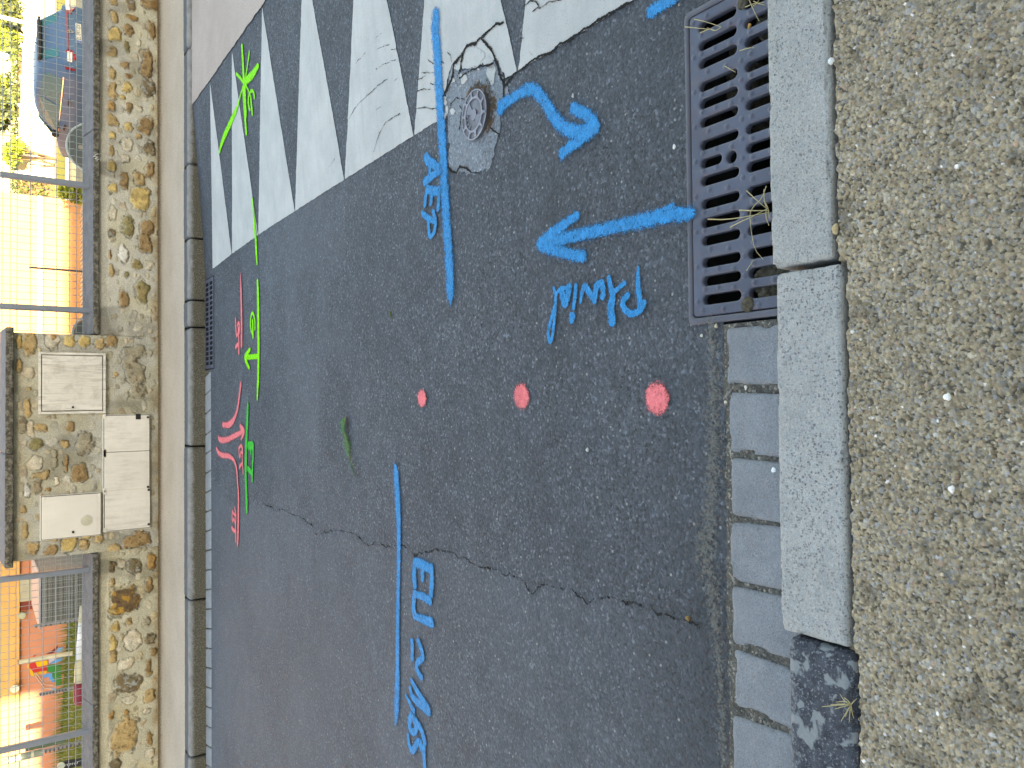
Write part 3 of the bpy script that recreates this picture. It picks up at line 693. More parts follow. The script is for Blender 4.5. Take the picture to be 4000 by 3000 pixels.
for a in (.9, .9+math.pi): lid_ring(m, .02, .060, -.001, .003, a-.42, a+.42, 10)
m.build('boss', iron('boss_iron', (.12, .12, .15), .2), lid)
def text_obj(name, body, size, mat, parent, place, extr=.0008, align='CENTER'):
    cu = bpy.data.curves.new(name, 'FONT'); cu.body = body; cu.size = size; cu.align_x = align; cu.extrude = extr; cu.resolution_u = 2
    t = bpy.data.objects.new(name, cu); COL.objects.link(t)
    dg = bpy.context.evaluated_depsgraph_get(); dg.update()
    me = bpy.data.meshes.new_from_object(t.evaluated_get(dg)); bpy.data.objects.remove(t)
    me.name = name; me.materials.clear(); me.materials.append(mat)
    o = bpy.data.objects.new(name, me); o.matrix_basis = place; return link(o, parent)
for i, ch in enumerate('BAYARD'):
    a = 2.45-i*.36; x = math.cos(a)*.042; y = math.sin(a)*.042
    text_obj('letter', ch, .022, MAT_RIB, lid, Matrix.Translation((x, y, tilt(LX+x, LY+y)+.001)) @ Matrix.Rotation(a-math.pi/2, 4, 'Z'), .0012)

# ================================================================== painted teeth on the ramp
by = [6.535, 5.952, 5.297, 4.559, 3.796, 3.017, 2.223, 1.43]
bx = [1.099, 1.130, 1.155, 1.165, 1.172, 1.180, 1.183, 1.180]
tl = ['white painted tooth nearest the far kerb, second narrowest in view', 'narrow white tooth crossed by the slanting thin green line', 'white tooth with its whole tip in view left of the green cross',
      'white tooth fourth from the far kerb, its tip out of view', 'broad white tooth with fine slanting cracks', 'broad white tooth under the long blue line, broken by the iron lid', 'largest white tooth, reaching toward the near drain grate']
def frag_cut(P, d):                                    # the mortar patch has taken this paint away, leaving flakes
    w = poly_sdf(P, pw)+(fbm(P[:, 0]*30, P[:, 1]*30, 77, 3)-.5)*.03
    return np.minimum(d, -w-.008)
for i in range(7):
    y0, y1 = by[i], by[i+1]; ya = (y0+y1)/2-.055; ca = .005
    poly = [(bx[i], y0-.004), (bx[i+1], y1+.004), (float(x_top(ya))-.005, ya)]
    o = paint_poly('painted_tooth', MAT_WHITE, poly, .0026, .010 if i < 3 else .007, .005, .005, 60+i, surf=surf_road, extra=frag_cut if i in (5, 6) else None)
    tag(o, tl[i], 'road marking', 'white teeth painted on the ramp')
fr = MB(); flakes = [(1745, 580, 28, 30), (1700, 695, 20, 22), (1800, 690, 30, 42), (1895, 500, 80, 78), (2040, 640, 38, 85), (2020, 545, 40, 45), (1640, 880, 14, 35), (1655, 960, 12, 50), (1640, 1000, 10, 25), (1708, 965, 22, 22), (1780, 655, 15, 20), (1925, 597, 14, 14), (1895, 600, 8, 8), (2112, 650, 10, 35), (2130, 680, 10, 18), (1640, 850, 14, 14), (1720, 552, 10, 18)]
for j, (a, b, ra, rb) in enumerate(flakes):
    ring_p = [(a+ra*math.cos(t)*(1+.25*math.sin(3*t+j)), b+rb*math.sin(t)*(1+.2*math.cos(2*t+j))) for t in np.linspace(0, 2*math.pi, 15)[:-1]]
    w = [GR(*p) for p in Z(1000, 0, S1, ring_p)]
    tag(paint_poly('paint_flake', MAT_WHITE, [q[:2] for q in w], .0040, .005, .006, .005, 90+j, surf=surf_road), 'flake of white paint left on the mortar patch beside the iron lid', 'paint flake', 'paint flakes by the lid')
C = lambda ox, oy, pts, w, o=1: (Z(ox, oy, S1, pts), w, o)
crs = [('broad crack along the upper rim of the mortar patch', [C(1000, 0, [(2140, 190), (2080, 215), (1960, 320), (1900, 380), (1830, 400), (1790, 470), (1720, 550), (1710, 640), (1680, 720), (1640, 800), (1610, 880), (1625, 1010)], [0.0037, 0.0062, 0.0074, 0.0093, 0.0081, 0.0081, 0.0074, 0.0074, 0.0093, 0.0074, 0.0050, 0.0037])]),
       ('forked crack through white paint above the iron lid', [C(1000, 0, [(1960, 340), (2040, 430), (2080, 520), (2110, 620), (2150, 740), (2150, 830)], 0.0060), C(1000, 0, [(2060, 545), (1940, 580), (1840, 620), (1760, 680)], 0.0039), C(1000, 0, [(1790, 480), (1770, 600), (1760, 640)], 0.0055), C(1000, 0, [(2110, 650), (2160, 745), (2212, 680)], 0.0055)]),
       ('crack along the lower rim of the mortar patch', [C(1000, 0, [(1650, 1120), (1670, 1290), (1655, 1390), (1690, 1480), (1740, 1495), (1770, 1440), (1830, 1450), (1870, 1500), (1940, 1490)], [0.0025, 0.0025, 0.0031, 0.0050, 0.0056, 0.0043, 0.0050, 0.0037, 0.0025]), C(1000, 0, [(1770, 920), (1790, 960), (1770, 1050), (1765, 1120)], 0.0028), C(1000, 0, [(2040, 1110), (2100, 1150), (2115, 1180)], 0.0033), C(1000, 0, [(1680, 960), (1690, 900), (1740, 850), (1810, 870)], 0.0022)]),
       ('long thin slanting crack in broad white tooth', [C(1000, 0, [(815, 1020), (860, 930), (950, 840), (1090, 720), (1140, 680)], 0.0025), C(1000, 0, [(1025, 1310), (1060, 1190), (1120, 1060), (1250, 980)], 0.0025), C(1000, 0, [(1040, 605), (1100, 560), (1210, 515)], 0.0017), C(1000, 0, [(870, 545), (960, 450)], 0.0017), C(1000, 0, [(1035, 330), (1090, 290)], 0.0017), C(1000, 0, [(635, 1450), (690, 1370)], 0.0022), C(1000, 0, [(1050, 430), (1160, 380)], 0.0017), C(1000, 0, [(1170, 435), (1220, 415)], 0.0017), C(1000, 0, [(1040, 960), (1085, 925)], 0.0017), C(1000, 0, [(1200, 705), (1260, 660)], 0.0017)]),
       ('hairline cracks crossing the long blue line', [C(1000, 0, [(1400, 695), (1440, 680), (1470, 655)], 0.0022), C(1000, 0, [(1430, 632), (1490, 628), (1555, 632)], 0.0022), C(1000, 0, [(1385, 940), (1480, 925), (1530, 940), (1590, 920)], 0.0028), C(1000, 0, [(1660, 450), (1690, 490), (1700, 530)], 0.0028), C(1000, 0, [(1490, 515), (1540, 550)], 0.0022), C(1000, 0, [(1590, 510), (1630, 550)], 0.0022), C(1000, 0, [(1515, 720), (1580, 735), (1640, 800)], 0.0022), C(1000, 0, [(1405, 790), (1450, 780)], 0.0028), C(1000, 0, [(1450, 770), (1510, 770)], 0.0017)]),
       ('ragged crack along the foot of the largest white tooth', [C(2000, 0, [(-60, 690), (0, 660), (60, 620), (200, 520), (260, 480), (330, 465), (420, 380), (500, 350), (560, 305), (650, 245), (760, 180), (880, 100), (1000, 35), (1060, 5)], [0.0031, 0.0043, 0.0037, 0.0037, 0.0056, 0.0043, 0.0043, 0.0037, 0.0043, 0.0037, 0.0050, 0.0037, 0.0037, 0.0031])]),
       ('branching crack at the picture edge of the largest white tooth', [C(2000, 0, [(110, 55), (170, 10), (210, 20), (250, 70), (330, 20), (430, 0)], 0.0033), C(2000, 0, [(180, 108), (215, 75), (250, 68)], 0.0022), C(2000, 0, [(160, 445), (185, 485)], 0.0017), C(2000, 0, [(85, 330), (110, 335)], 0.0022)])]
for ci, (lb, st_) in enumerate(crs):
    if ci in (3, 4, 6):
        for s_1 in st_: tag(paint_mark('crack', MAT_CRACK, [s_1], .0050, .0032, 2.2, surf=surf_road, curve=False, warp=.006), {3: 'fine slanting crack in the broad white tooth left of the long blue line', 4: 'hairline crack in the white tooth under the long blue line', 6: 'fine crack in the largest white tooth'}[ci], 'crack', 'fine cracks in the white teeth')
    else: tag(paint_mark('crack', MAT_CRACKS if ci < 6 else MAT_CRACK, [(p_, [q*.9 for q in w_] if hasattr(w_, '__len__') else w_*.95, o_) for p_, w_, o_ in st_] if ci < 3 else st_, .0050, .0035, 2.2, surf=surf_road, curve=False, warp=.007), lb, 'crack')
tag(paint_mark('crack', MAT_CRACK, [(crk, [.0016+.0026*abs(math.sin(i*1.7))**2 for i in range(len(crk))], 1)], .0022, .0045, 2.6, surf=surf_road, curve=False, warp=.012), 'long wandering crack between dark and pale asphalt', 'crack')
tag(paint_mark('crack', MAT_CRACK, [(Z(1000, 1500, S1, [(500, 1310), (512, 1500), (505, 1659), (515, 1850), (540, 2050), (565, 2260)]),   .0026, .7)], .0022, .006, 1.6, surf=surf_road), 'faint straight crack in the pale asphalt', 'crack')

# ================================================================== surveyors' spray marks
def mk(name, lab, mat, strokes, cell, cat='spray mark', reach=2.0, lift=.0064):
    return tag(paint_mark(name, mat, strokes, lift, cell, reach, surf=surf_road), lab, cat)
def s1(ox, oy, pts, w, o=1): return (Z(ox, oy, S1, pts), w, o)
def s2(ox, oy, pts, w, o=1): return (Z(ox, oy, S2, pts), w, o)
L_ = Z(1000, 0, S1, [(1555, 60), (1558, 110), (1557, 200), (1555, 260), (1570, 400), (1580, 560), (1590, 760), (1597, 900), (1605, 1000), (1612, 1100), (1622, 1250), (1632, 1400), (1638, 1659)])+Z(1000, 750, S1, [(1650, 100), (1655, 250), (1668, 400), (1678, 550), (1685, 700), (1690, 830), (1692, 930), (1695, 990)])
mk('spray_line', 'long blue sprayed line crossing white teeth beside the letters AEP', MAT_BLUES, [(L_, [.022]+[.029]*(len(L_)-4)+[.028, .026, .022], [.2]+[1]*(len(L_)-3)+[.75, .1])], .007)
mk('spray_letters', 'blue sprayed letters AEP beside the long blue line', MAT_BLUE, [
    s2(1600, 550, [(385, 370), (430, 450), (560, 520), (680, 600)], [0.0224, 0.0224, 0.0190, 0.0157]), s2(1600, 550, [(690, 640), (560, 730), (430, 830), (360, 880)], [0.0179, 0.0179, 0.0179, 0.0202]), s2(1600, 550, [(470, 500), (465, 640), (445, 810)], 0.0112),
    s2(1600, 550, [(410, 1050), (540, 1090), (640, 1100), (680, 1060)], [0.0190, 0.0202, 0.0202, 0.0134]), s2(1600, 550, [(400, 1060), (370, 1180), (355, 1390)], 0.0123), s2(1600, 550, [(510, 1120), (500, 1250), (485, 1360)], 0.0123), s2(1600, 550, [(665, 1030), (665, 1250), (640, 1480)], 0.0123),
    s1(1000, 750, [(1450, 188), (1505, 235), (1560, 255)], [0.0134, 0.0146, 0.0112]), s1(1000, 750, [(1500, 240), (1502, 330), (1516, 402), (1555, 345), (1568, 260), (1543, 170)], 0.0118)], .0045)
mk('spray_arrow', 'curved blue sprayed arrow leading away from the iron lid', MAT_BLUES, [
    s1(2000, 0, [(-85, 930), (-40, 885), (60, 820), (140, 775), (200, 772), (250, 820), (320, 920), (370, 1010), (440, 1090), (520, 1140), (610, 1145), (700, 1110), (738, 1100)], [.026, .020, .020, .020, .020, .020, .021, .022, .022, .021, .021, .020, .019]),
    s1(2000, 0, [(545, 940), (620, 970), (700, 1030), (735, 1085)], .019), s1(2000, 0, [(735, 1110), (640, 1190), (540, 1250), (455, 1325)], .020)], .0048)
mk('spray_mark', 'short blue sprayed dash at the picture edge by the drain grate', MAT_BLUES, [s1(2000, 0, [(1215, 105), (1300, 50), (1400, -5), (1460, -60)], .018)], .0048)
mk('spray_arrow', 'straight blue sprayed arrow starting on the drain grate', MAT_BLUES, [
    s1(2000, 750, [(1545, 185), (1300, 215), (1000, 280), (780, 330), (600, 370), (430, 410), (280, 450)], [.018, .021, .020, .019, .019, .019, .019]), s1(2000, 750, [(1410, 115), (1300, 165)], .012, .6),
    s1(2000, 750, [(265, 450), (350, 370), (460, 285), (575, 210)], [.022, .019, .017, .014]), s1(2000, 750, [(280, 465), (400, 510), (520, 540), (625, 560)], [.022, .019, .017, .018])], .0045)
mk('spray_letters', 'blue sprayed handwritten word Pluvial by the drain grate', MAT_BLUE, [
    s1(2000, 750, [(1103, 655), (1100, 800), (1110, 900), (1118, 990)], [0.0057, 0.0103, 0.0115, 0.0103]), s1(2000, 750, [(1150, 960), (1125, 1020), (1050, 1065), (985, 1020), (960, 955), (1010, 895)], 0.0109),
    s1(2000, 750, [(850, 745), (872, 850), (885, 900), (862, 1000), (878, 1120)], [0.0092, 0.0103, 0.0115, 0.0149, 0.0149]), s1(2000, 750, [(985, 790), (930, 830), (885, 880)], 0.0080),
    s1(2000, 750, [(790, 790), (805, 850), (795, 905)], 0.0115), s1(2000, 750, [(790, 785), (745, 800), (738, 860), (725, 940)], 0.0115), s1(2000, 750, [(725, 930), (685, 880), (645, 800), (622, 860), (605, 955)], [0.0103, 0.0115, 0.0115, 0.0092, 0.0057]),
    s1(2000, 750, [(567, 810), (560, 900), (548, 1000)], 0.0086), s1(2000, 750, [(535, 1075)], 0.0149), s1(2000, 750, [(528, 1095), (530, 1112)], 0.0115),
    s1(2000, 750, [(510, 825), (495, 900), (475, 985), (455, 930), (445, 850)], 0.0138), s1(2000, 750, [(375, 830), (390, 890), (440, 825), (480, 830)], 0.0063), s1(2000, 750, [(395, 885), (388, 980), (352, 1100), (322, 1220), (345, 1320), (368, 1230), (382, 1100), (392, 950)], 0.0075)], .0036)
EU = Z(1000, 1500, S1, [(1213, 680), (1220, 740), (1230, 900), (1240, 1100), (1245, 1300), (1242, 1659)])+Z(1000, 2250, S1, [(1238, 200), (1232, 500), (1230, 800), (1227, 1050), (1222, 1180), (1215, 1260), (1212, 1320)])
mk('spray_line', 'long blue sprayed line crossing the asphalt crack above EU', MAT_BLUES, [(EU, [.022, .024, .026, .024, .019, .016, .016, .017, .019, .024, .027, .024, .02], [.3, 1, 1, 1, 1, 1, 1, 1, 1, 1, .8, .45, .05])], .006)
mk('spray_letters', 'blue sprayed letters EU and depth 1,65 on pale asphalt', MAT_BLUE, [
    s1(1000, 1500, [(1390, 1540), (1450, 1560), (1520, 1600)], [0.0216, 0.0240, 0.0192]), s1(1000, 1500, [(1382, 1550), (1375, 1650), (1382, 1740)], 0.0180), s1(1000, 1500, [(1450, 1580), (1448, 1680)], 0.0156), s1(1000, 1500, [(1525, 1580), (1533, 1700), (1522, 1815)], 0.0174),
    s1(1000, 2250, [(1510, 210), (1440, 170), (1385, 155)], [0.0204, 0.0168, 0.0168]), s1(1000, 2250, [(1382, 150), (1370, 240), (1380, 345)], 0.0174), s1(1000, 2250, [(1380, 345), (1450, 372), (1525, 400)], [0.0156, 0.0180, 0.0240]),
    s1(1000, 2250, [(1358, 562), (1362, 650), (1358, 710)], 0.0150), s1(1000, 2250, [(1412, 562), (1440, 630), (1456, 710), (1405, 740), (1392, 790), (1415, 840), (1438, 872)], 0.0156),
    s1(1000, 2250, [(1352, 900), (1400, 990), (1450, 1070), (1498, 1160)], [0.0120, 0.0156, 0.0180, 0.0228]), s1(1000, 2250, [(1340, 965), (1358, 1050), (1430, 1110), (1490, 1160)], [0.0120, 0.0168, 0.0192, 0.0216]), s1(1000, 2250, [(1302, 1025), (1340, 1100), (1370, 1160)], [0.0072, 0.0132, 0.0156]),
    s1(1000, 2250, [(1348, 1205), (1330, 1280), (1350, 1345), (1385, 1345), (1398, 1290), (1370, 1235)], 0.0174), s1(1000, 2250, [(1350, 1205), (1405, 1270), (1445, 1340), (1466, 1430)], 0.0168),
    s1(1000, 2250, [(1322, 1370), (1330, 1450), (1355, 1520), (1388, 1475), (1408, 1420), (1432, 1440), (1435, 1475)], [0.0108, 0.0144, 0.0168, 0.0168, 0.0156, 0.0180, 0.0180]), s1(1000, 2250, [(1460, 1480), (1460, 1560), (1466, 1645)], 0.0150)], .0055)
for lab, ox, oy, p, r, lo in (('smallest pink sprayed dot, farthest from the near kerb', 1000, 1500, (1443, 118), .031, (1450, 150)), ('middle pink sprayed dot with a smeared tail', 2000, 1500, (95, 100), .036, (115, 185)), ('largest pink sprayed dot, nearest the setts', 2000, 1500, (1260, 120), .037, (1290, 215))):
    mk('spray_dot', lab, MAT_PINK, [s1(ox, oy, [p, (p[0]+4, p[1]+8)], r*.72, 1.45), s1(ox, oy, [p, (p[0]+4, p[1]+8)], r*1.2, .55), s1(ox, oy, [p, lo, (lo[0]+5, lo[1]+70)], [r*.7, r*.6, r*.5], [.5, .25, .0])], .004, reach=2.4)
mk('spray_mark', 'lime green sprayed cross and letter G over white teeth', MAT_LIME, [
    s2(800, 150, [(820, 170), (840, 500), (855, 800), (872, 1000), (885, 1300), (905, 1659)], [.016, .020, .020, .028, .023, .024]), s1(0, 0, [(2110, 760), (2125, 1000), (2137, 1150)], [.022, .021, .018]),
    s2(800, 150, [(980, 300), (950, 520), (910, 780), (890, 880)], [.012, .010, .010, .012]), s2(800, 150, [(1165, 600), (1060, 780), (900, 930), (870, 1000)], [.019, .028, .026, .022]), s2(800, 150, [(705, 775), (780, 850), (860, 960)], .020, .7), s2(800, 150, [(900, 1010), (965, 1140)], .014, .7),
    s2(800, 150, [(850, 1040), (790, 1220), (730, 1480), (650, 1640)], [.012, .011, .018, .020], [.9, .8, .9, 1]), s1(0, 0, [(2045, 960), (1990, 1080), (1930, 1210), (1900, 1320)], [.022, .028, .028, .014]),
    s2(800, 150, [(1090, 1280), (1080, 1180), (1035, 1120), (985, 1180), (955, 1330), (970, 1480), (995, 1545)], .012), s2(800, 150, [(1010, 1260), (1020, 1400), (1040, 1560), (1045, 1640)], [.011, .015, .014, .012])], .007)
mk('spray_line', 'short lime green line running off the white teeth', MAT_LIME, [s1(0, 750, [(2188, 60), (2205, 300), (2218, 470), (2228, 620)], [.018, .020, .021, .017], [.7, 1, 1, .8])], .008)
mk('spray_line', 'lime green line with letter G and small arrow', MAT_LIME, [
    s1(1000, 750, [(20, 770), (25, 900), (28, 1200), (30, 1400), (26, 1659)], [.016, .024, .024, .023, .02]), s1(1000, 1500, [(24, 0), (20, 130)], [.02, .012]),
    s1(0, 750, [(2240, 1420), (2180, 1425), (2125, 1425)], .018), s1(0, 750, [(2167, 1360), (2140, 1395), (2122, 1425), (2140, 1480), (2160, 1520)], [.014, .018, .020, .018, .014]),
    s2(780, 1050, [(1210, 1300), (1215, 1150), (1190, 1010), (1160, 940), (1125, 1020), (1110, 1180), (1130, 1350), (1165, 1420)], .012), s2(780, 1050, [(1160, 1130), (1165, 1280), (1170, 1480)], [.015, .017, .013])], .008)
mk('spray_line', 'green line with letters FT beside pink arrow', MAT_GREEN, [
    s2(700, 1500, [(1505, 330), (1505, 450), (1490, 800), (1470, 1200), (1455, 1659)], [.02, .023, .024, .024, .025], [.1, .9, 1, 1, 1]), s2(700, 1750, [(1457, 300), (1455, 600), (1465, 900), (1475, 1150), (1480, 1370)], [.025, .024, .024, .026, .018]),
    s2(700, 1500, [(1520, 1335), (1600, 1330)], .030), s2(700, 1500, [(1618, 1330), (1612, 1659), (1600, 1705)], .014), s2(700, 1500, [(1560, 1360), (1568, 1500)], [.018, .012]),
    s2(700, 1750, [(1605, 385), (1600, 560), (1595, 710)], .013), s2(700, 1750, [(1505, 450), (1550, 500), (1590, 545)], .020)], .008)
mk('spray_line', 'pink line with letters BT hooking toward the far kerb', MAT_PINK, [
    s2(780, 1050, [(900, 80), (910, 400), (920, 800), (925, 1200), (922, 1659)], [.014, .018, .019, .020, .020], [.5, 1, 1, 1, 1]), s1(0, 1500, [(2088, 0), (2068, 180), (2045, 280), (1990, 350), (1935, 355)], [.019, .018, .017, .020, .022]), s2(700, 1500, [(1240, 690), (1180, 840), (1100, 920), (1020, 905)], .014),
    s2(780, 1050, [(795, 1085), (800, 1280), (815, 1470), (850, 1400), (858, 1250), (830, 1210), (872, 1150), (885, 1280), (868, 1400)], .013), s2(780, 1050, [(860, 1420), (870, 1620)], .012), s1(0, 750, [(2045, 1340), (2070, 1305), (2072, 1390)], .016)], .009)
mk('spray_arrow', 'short bent pink arrow touching the green line', MAT_PINK, [
    s2(700, 1500, [(860, 1110), (880, 1210), (1030, 1215), (1200, 1130), (1410, 1020)], [.018, .024, .022, .020, .018], [.4, 1, 1, 1, 1]), s2(700, 1500, [(1345, 920), (1410, 990), (1422, 1050), (1360, 1190)], [.020, .020, .018, .012])], .008)
mk('spray_line', 'pink S shaped line with letters BT ending on pale asphalt', MAT_PINK, [
    s2(700, 1750, [(820, 0), (860, 100), (940, 165), (1090, 165), (1180, 230), (1240, 350), (1265, 500), (1275, 700), (1290, 900), (1300, 1080), (1297, 1300), (1292, 1659)], [.012, .020, .021, .020, .016, .015, .015, .015, .015, .017, .018, .019]), s2(700, 1950, [(1290, 560), (1285, 800), (1275, 960), (1270, 1050)], [.019, .021, .021, .014], [1, 1, .9, .2]),
    s2(700, 1950, [(1215, 190), (1240, 300), (1240, 420), (1230, 560), (1237, 700), (1235, 900)], .011), s2(700, 1950, [(1165, 260), (1190, 310), (1225, 345)], .012), s2(700, 1950, [(1165, 260), (1152, 380), (1170, 505), (1195, 390), (1220, 510)], .010), s2(700, 1950, [(1155, 620), (1180, 670), (1235, 690)], .016)], .008)
mk('spray_letters', 'pink sprayed letters BT between pink arrow and green line', MAT_PINK, [
    s2(700, 1500, [(1310, 1385), (1365, 1310), (1390, 1420), (1385, 1515)], .012), s2(700, 1500, [(1308, 1385), (1312, 1500), (1330, 1600), (1345, 1500), (1355, 1440), (1385, 1515)], .010), s2(700, 1500, [(1378, 1570), (1390, 1750), (1400, 1940)], [.009, .010, .007]), s2(700, 1500, [(1325, 1790), (1355, 1740), (1390, 1690)], [.016, .013, .010])], .007)
# ================================================================== far kerb and its gutter
def far_kerb_mat():
    m = N('weathered_kerb', .9, .2); z = m.n('ShaderNodeSeparateXYZ'); m.t.links.new(m.pos, z.inputs[0])
    c = m.mix(m.ramp(m.noise(16, 5), [(.35, 0), (.65, 1)]), (.20, .20, .195), (.27, .265, .255))
    zz = m.math('ADD', z.outputs[2], m.math('MULTIPLY', m.math('SUBTRACT', m.noise(14, 5, .75), .5), .075))
    zz = m.math('ADD', zz, m.math('MULTIPLY', m.math('SUBTRACT', m.noise(90, 3, .7), .5), .05))
    c = m.mix(m.ramp(m.math('MULTIPLY', zz, 7.0), [(.62, 1), (.80, 0)]), c, m.mix(m.ramp(m.noise(120, 4, .75), [(.50, 0), (.64, 1)]), (.095, .083, .062), (.23, .21, .165)))
    yy = m.math('MULTIPLY', m.math('SUBTRACT', z.outputs[1], 6.80), 12.0)
    c = m.mix(m.math('MULTIPLY', m.ramp(m.math('ADD', yy, m.math('MULTIPLY', m.math('SUBTRACT', m.noise(9, 5, .7), .5), .9)), [(.25, 0), (.55, 1)]), .75), c, (.068, .072, .080))
    m.color(c).bump(m.noise(120, 4), .003, .8); return m.m
MAT_FK = far_kerb_mat()
kx = [4.3, 2.999, 2.016, 1.389, .868, .64, -.357, -1.633, -2.923, -4.4]
kl = ['far kerb stone at the picture edge by the beige plateau', 'far kerb stone behind the tip of the narrowest white tooth', 'short far kerb stone with a chipped pale edge beside the narrowest white tooth', 'far kerb stone behind the start of the iron grate with square holes',
      'very short kerb stone between two joints above the far iron grate', 'far kerb stone facing the pink hook shaped line', 'far kerb stone facing the pink S shaped line', 'far kerb stone opposite the last letters BT', 'far kerb stone at the picture edge by the pale asphalt']
for i in range(9):
    V, F = rounded_block((kx[i+1]+.008, 6.775+.002*(i % 2), -.08), (kx[i]-.004, 6.975, .134-.003*(i % 2)), .022, .022, .0022, 70+i, .010)
    tag(np_mesh('kerb_stone', V, F, MAT_FK, smooth=True), kl[i], 'kerb stone', 'kerb stones along the far pavement')
MAT_FSETT = concrete('far_sett_stone', (.25, .26, .275), (.32, .33, .34), .2, (.12, .13, .14), 12, speck=160)
vj = [1458, 1532, 1607, 1690]+[1766+76.5*i for i in range(20)]
for i in range(len(vj)-1):
    xa = float(G(814, vj[i]+2, 0)[0]); xb = float(G(814, vj[i+1]-2, 0)[0])
    V, F = rounded_block((xb, 6.602, -.06), (xa, 6.782, .004), .010, .02, .0012, 120+i, .004)
    V[:, 0] += (V[:, 1]-6.69)*-.22
    tag(np_mesh('sett', V, F, MAT_FSETT, smooth=True), 'narrow pale sett in the row along the far kerb', 'sett', 'pale setts along the far kerb')
dm = N('pavement_dirt', .95, .1); e = dm.attr('edge')
dm.color(dm.mix(dm.noise(50, 3), (.10, .068, .036), (.24, .17, .09)))
dm.alpha(dm.math('GREATER_THAN', dm.math('ADD', dm.math('MULTIPLY', e, .7), dm.math('MULTIPLY', dm.math('SUBTRACT', dm.noise(75, 4, .75), .5), 5.5)), .35))
tag(paint_mark('dirt', dm.m, [([(-4.6, 8.085), (-2, 8.082), (0, 8.05), (2, 8.075), (4.6, 8.085)], .15, 1)], .004, .012, 1.5, surf=lambda x, y: .13+0*x, toworld=lambda x, y: np.array([x, y, .13])), kind='stuff')

# ================================================================== rubble walls
TYP = {'t': (190, 160, 108), 'y': (212, 182, 112), 'b': (158, 126, 80), 'o': (178, 134, 72), 'p': (216, 205, 182), 'd': (118, 102, 74), 'g': (158, 148, 124), 'k': (96, 68, 36), 'e': (142, 130, 80), 'w': (224, 221, 212)}
def conv(ox, oy, lst, y):
    out = []
    for (a, b, ra, rb, t) in lst:
        c = WY(ox+a/S1, oy+b/S1, y); p = WY(ox+(a+ra)/S1, oy+b/S1, y); q_ = WY(ox+a/S1, oy+(b+rb)/S1, y)
        out.append((c[0], c[2], abs(q_[0]-c[0]), abs(p[2]-c[2]), t))
    return out
R00 = [(985, 20, 40, 30, 't'), (1130, 35, 40, 60, 'd'), (985, 145, 35, 60, 't'), (1140, 155, 60, 26, 'o'), (1290, 30, 75, 55, 'b'), (995, 290, 55, 72, 'y'), (1110, 260, 42, 48, 'b'), (1305, 265, 38, 80, 'b'), (970, 450, 42, 52, 't'), (1095, 405, 25, 52, 'e'), (1205, 375, 20, 36, 'p'), (1265, 560, 62, 112, 'b'), (1080, 565, 40, 30, 'b'), (970, 630, 40, 58, 't'), (1105, 655, 36, 22, 'o'), (970, 780, 42, 78, 't'), (1100, 750, 40, 55, 'y'), (1275, 760, 62, 92, 'd'), (960, 920, 45, 46, 'o'), (1115, 930, 36, 46, 'b'), (1205, 940, 30, 26, 'p'), (975, 1040, 46, 52, 't'), (1270, 1090, 66, 80, 'b'), (1110, 1095, 40, 46, 'y'), (970, 1165, 40, 36, 'y'), (1110, 1245, 52, 62, 'p'), (1195, 1180, 25, 26, 't'), (960, 1300, 26, 50, 't'), (1080, 1370, 35, 30, 'p'), (1290, 1270, 46, 70, 'd'), (965, 1430, 50, 56, 'y'), (1195, 1540, 52, 60, 't'), (1075, 1560, 38, 76, 'b'), (975, 1620, 36, 50, 'y'), (1290, 1470, 40, 80, 'b'), (1060, 840, 30, 20, 'y')]
R01 = [(1215, 60, 82, 110, 'y'), (975, 185, 40, 62, 'p'), (1110, 290, 46, 104, 'e'), (965, 360, 46, 40, 'd'), (1270, 320, 60, 80, 'b'), (1258, 455, 68, 72, 'b'), (1060, 530, 40, 92, 'w'), (942, 540, 22, 40, 'o'), (1185, 620, 45, 48, 'e'), (1290, 630, 40, 42, 'p'), (960, 680, 24, 58, 't'), (1090, 715, 24, 24, 'e'), (1230, 860, 62, 102, 'e'), (910, 925, 38, 40, 'p'), (1070, 930, 46, 72, 'b'), (930, 1080, 62, 86, 't'), (1190, 1150, 102, 112, 'o'), (960, 1265, 50, 82, 'b'), (1090, 1290, 18, 24, 'p'), (1170, 1380, 100, 62, 'g'), (1170, 1530, 90, 130, 'g'), (1000, 1580, 25, 25, 't')]
R02 = [(1195, 60, 80, 60, 'g'), (1175, 1350, 112, 68, 'b'), (985, 1440, 56, 60, 't'), (1120, 1440, 60, 22, 'e'), (1050, 1555, 40, 46, 'p'), (1165, 1565, 76, 62, 'd'), (960, 1585, 46, 50, 'd'), (1310, 1530, 36, 76, 'o')]
R03 = [(1065, 200, 130, 140, 'k'), (965, 300, 36, 30, 'y'), (1290, 70, 38, 70, 'b'), (1115, 390, 25, 36, 't'), (1265, 390, 40, 42, 'g'), (998, 440, 46, 40, 'y'), (975, 575, 36, 70, 'y'), (1140, 555, 66, 95, 'p'), (1300, 540, 40, 50, 'd'), (975, 695, 36, 52, 't'), (1325, 650, 30, 40, 'b'), (1095, 760, 78, 58, 'p'), (1285, 790, 28, 82, 'b'), (1105, 925, 100, 92, 'd'), (1110, 1065, 72, 38, 'p'), (1300, 1030, 46, 62, 't'), (962, 1210, 30, 32, 'o'), (1085, 1180, 25, 26, 'o'), (1265, 1165, 36, 26, 'p'), (1080, 1390, 122, 172, 't'), (1290, 1400, 28, 72, 'b'), (1300, 1525, 40, 42, 'p'), (1000, 1625, 60, 42, 'd'), (1200, 1760, 100, 90, 't'), (1010, 1760, 50, 70, 'y'), (970, 60, 28, 40, 't')]
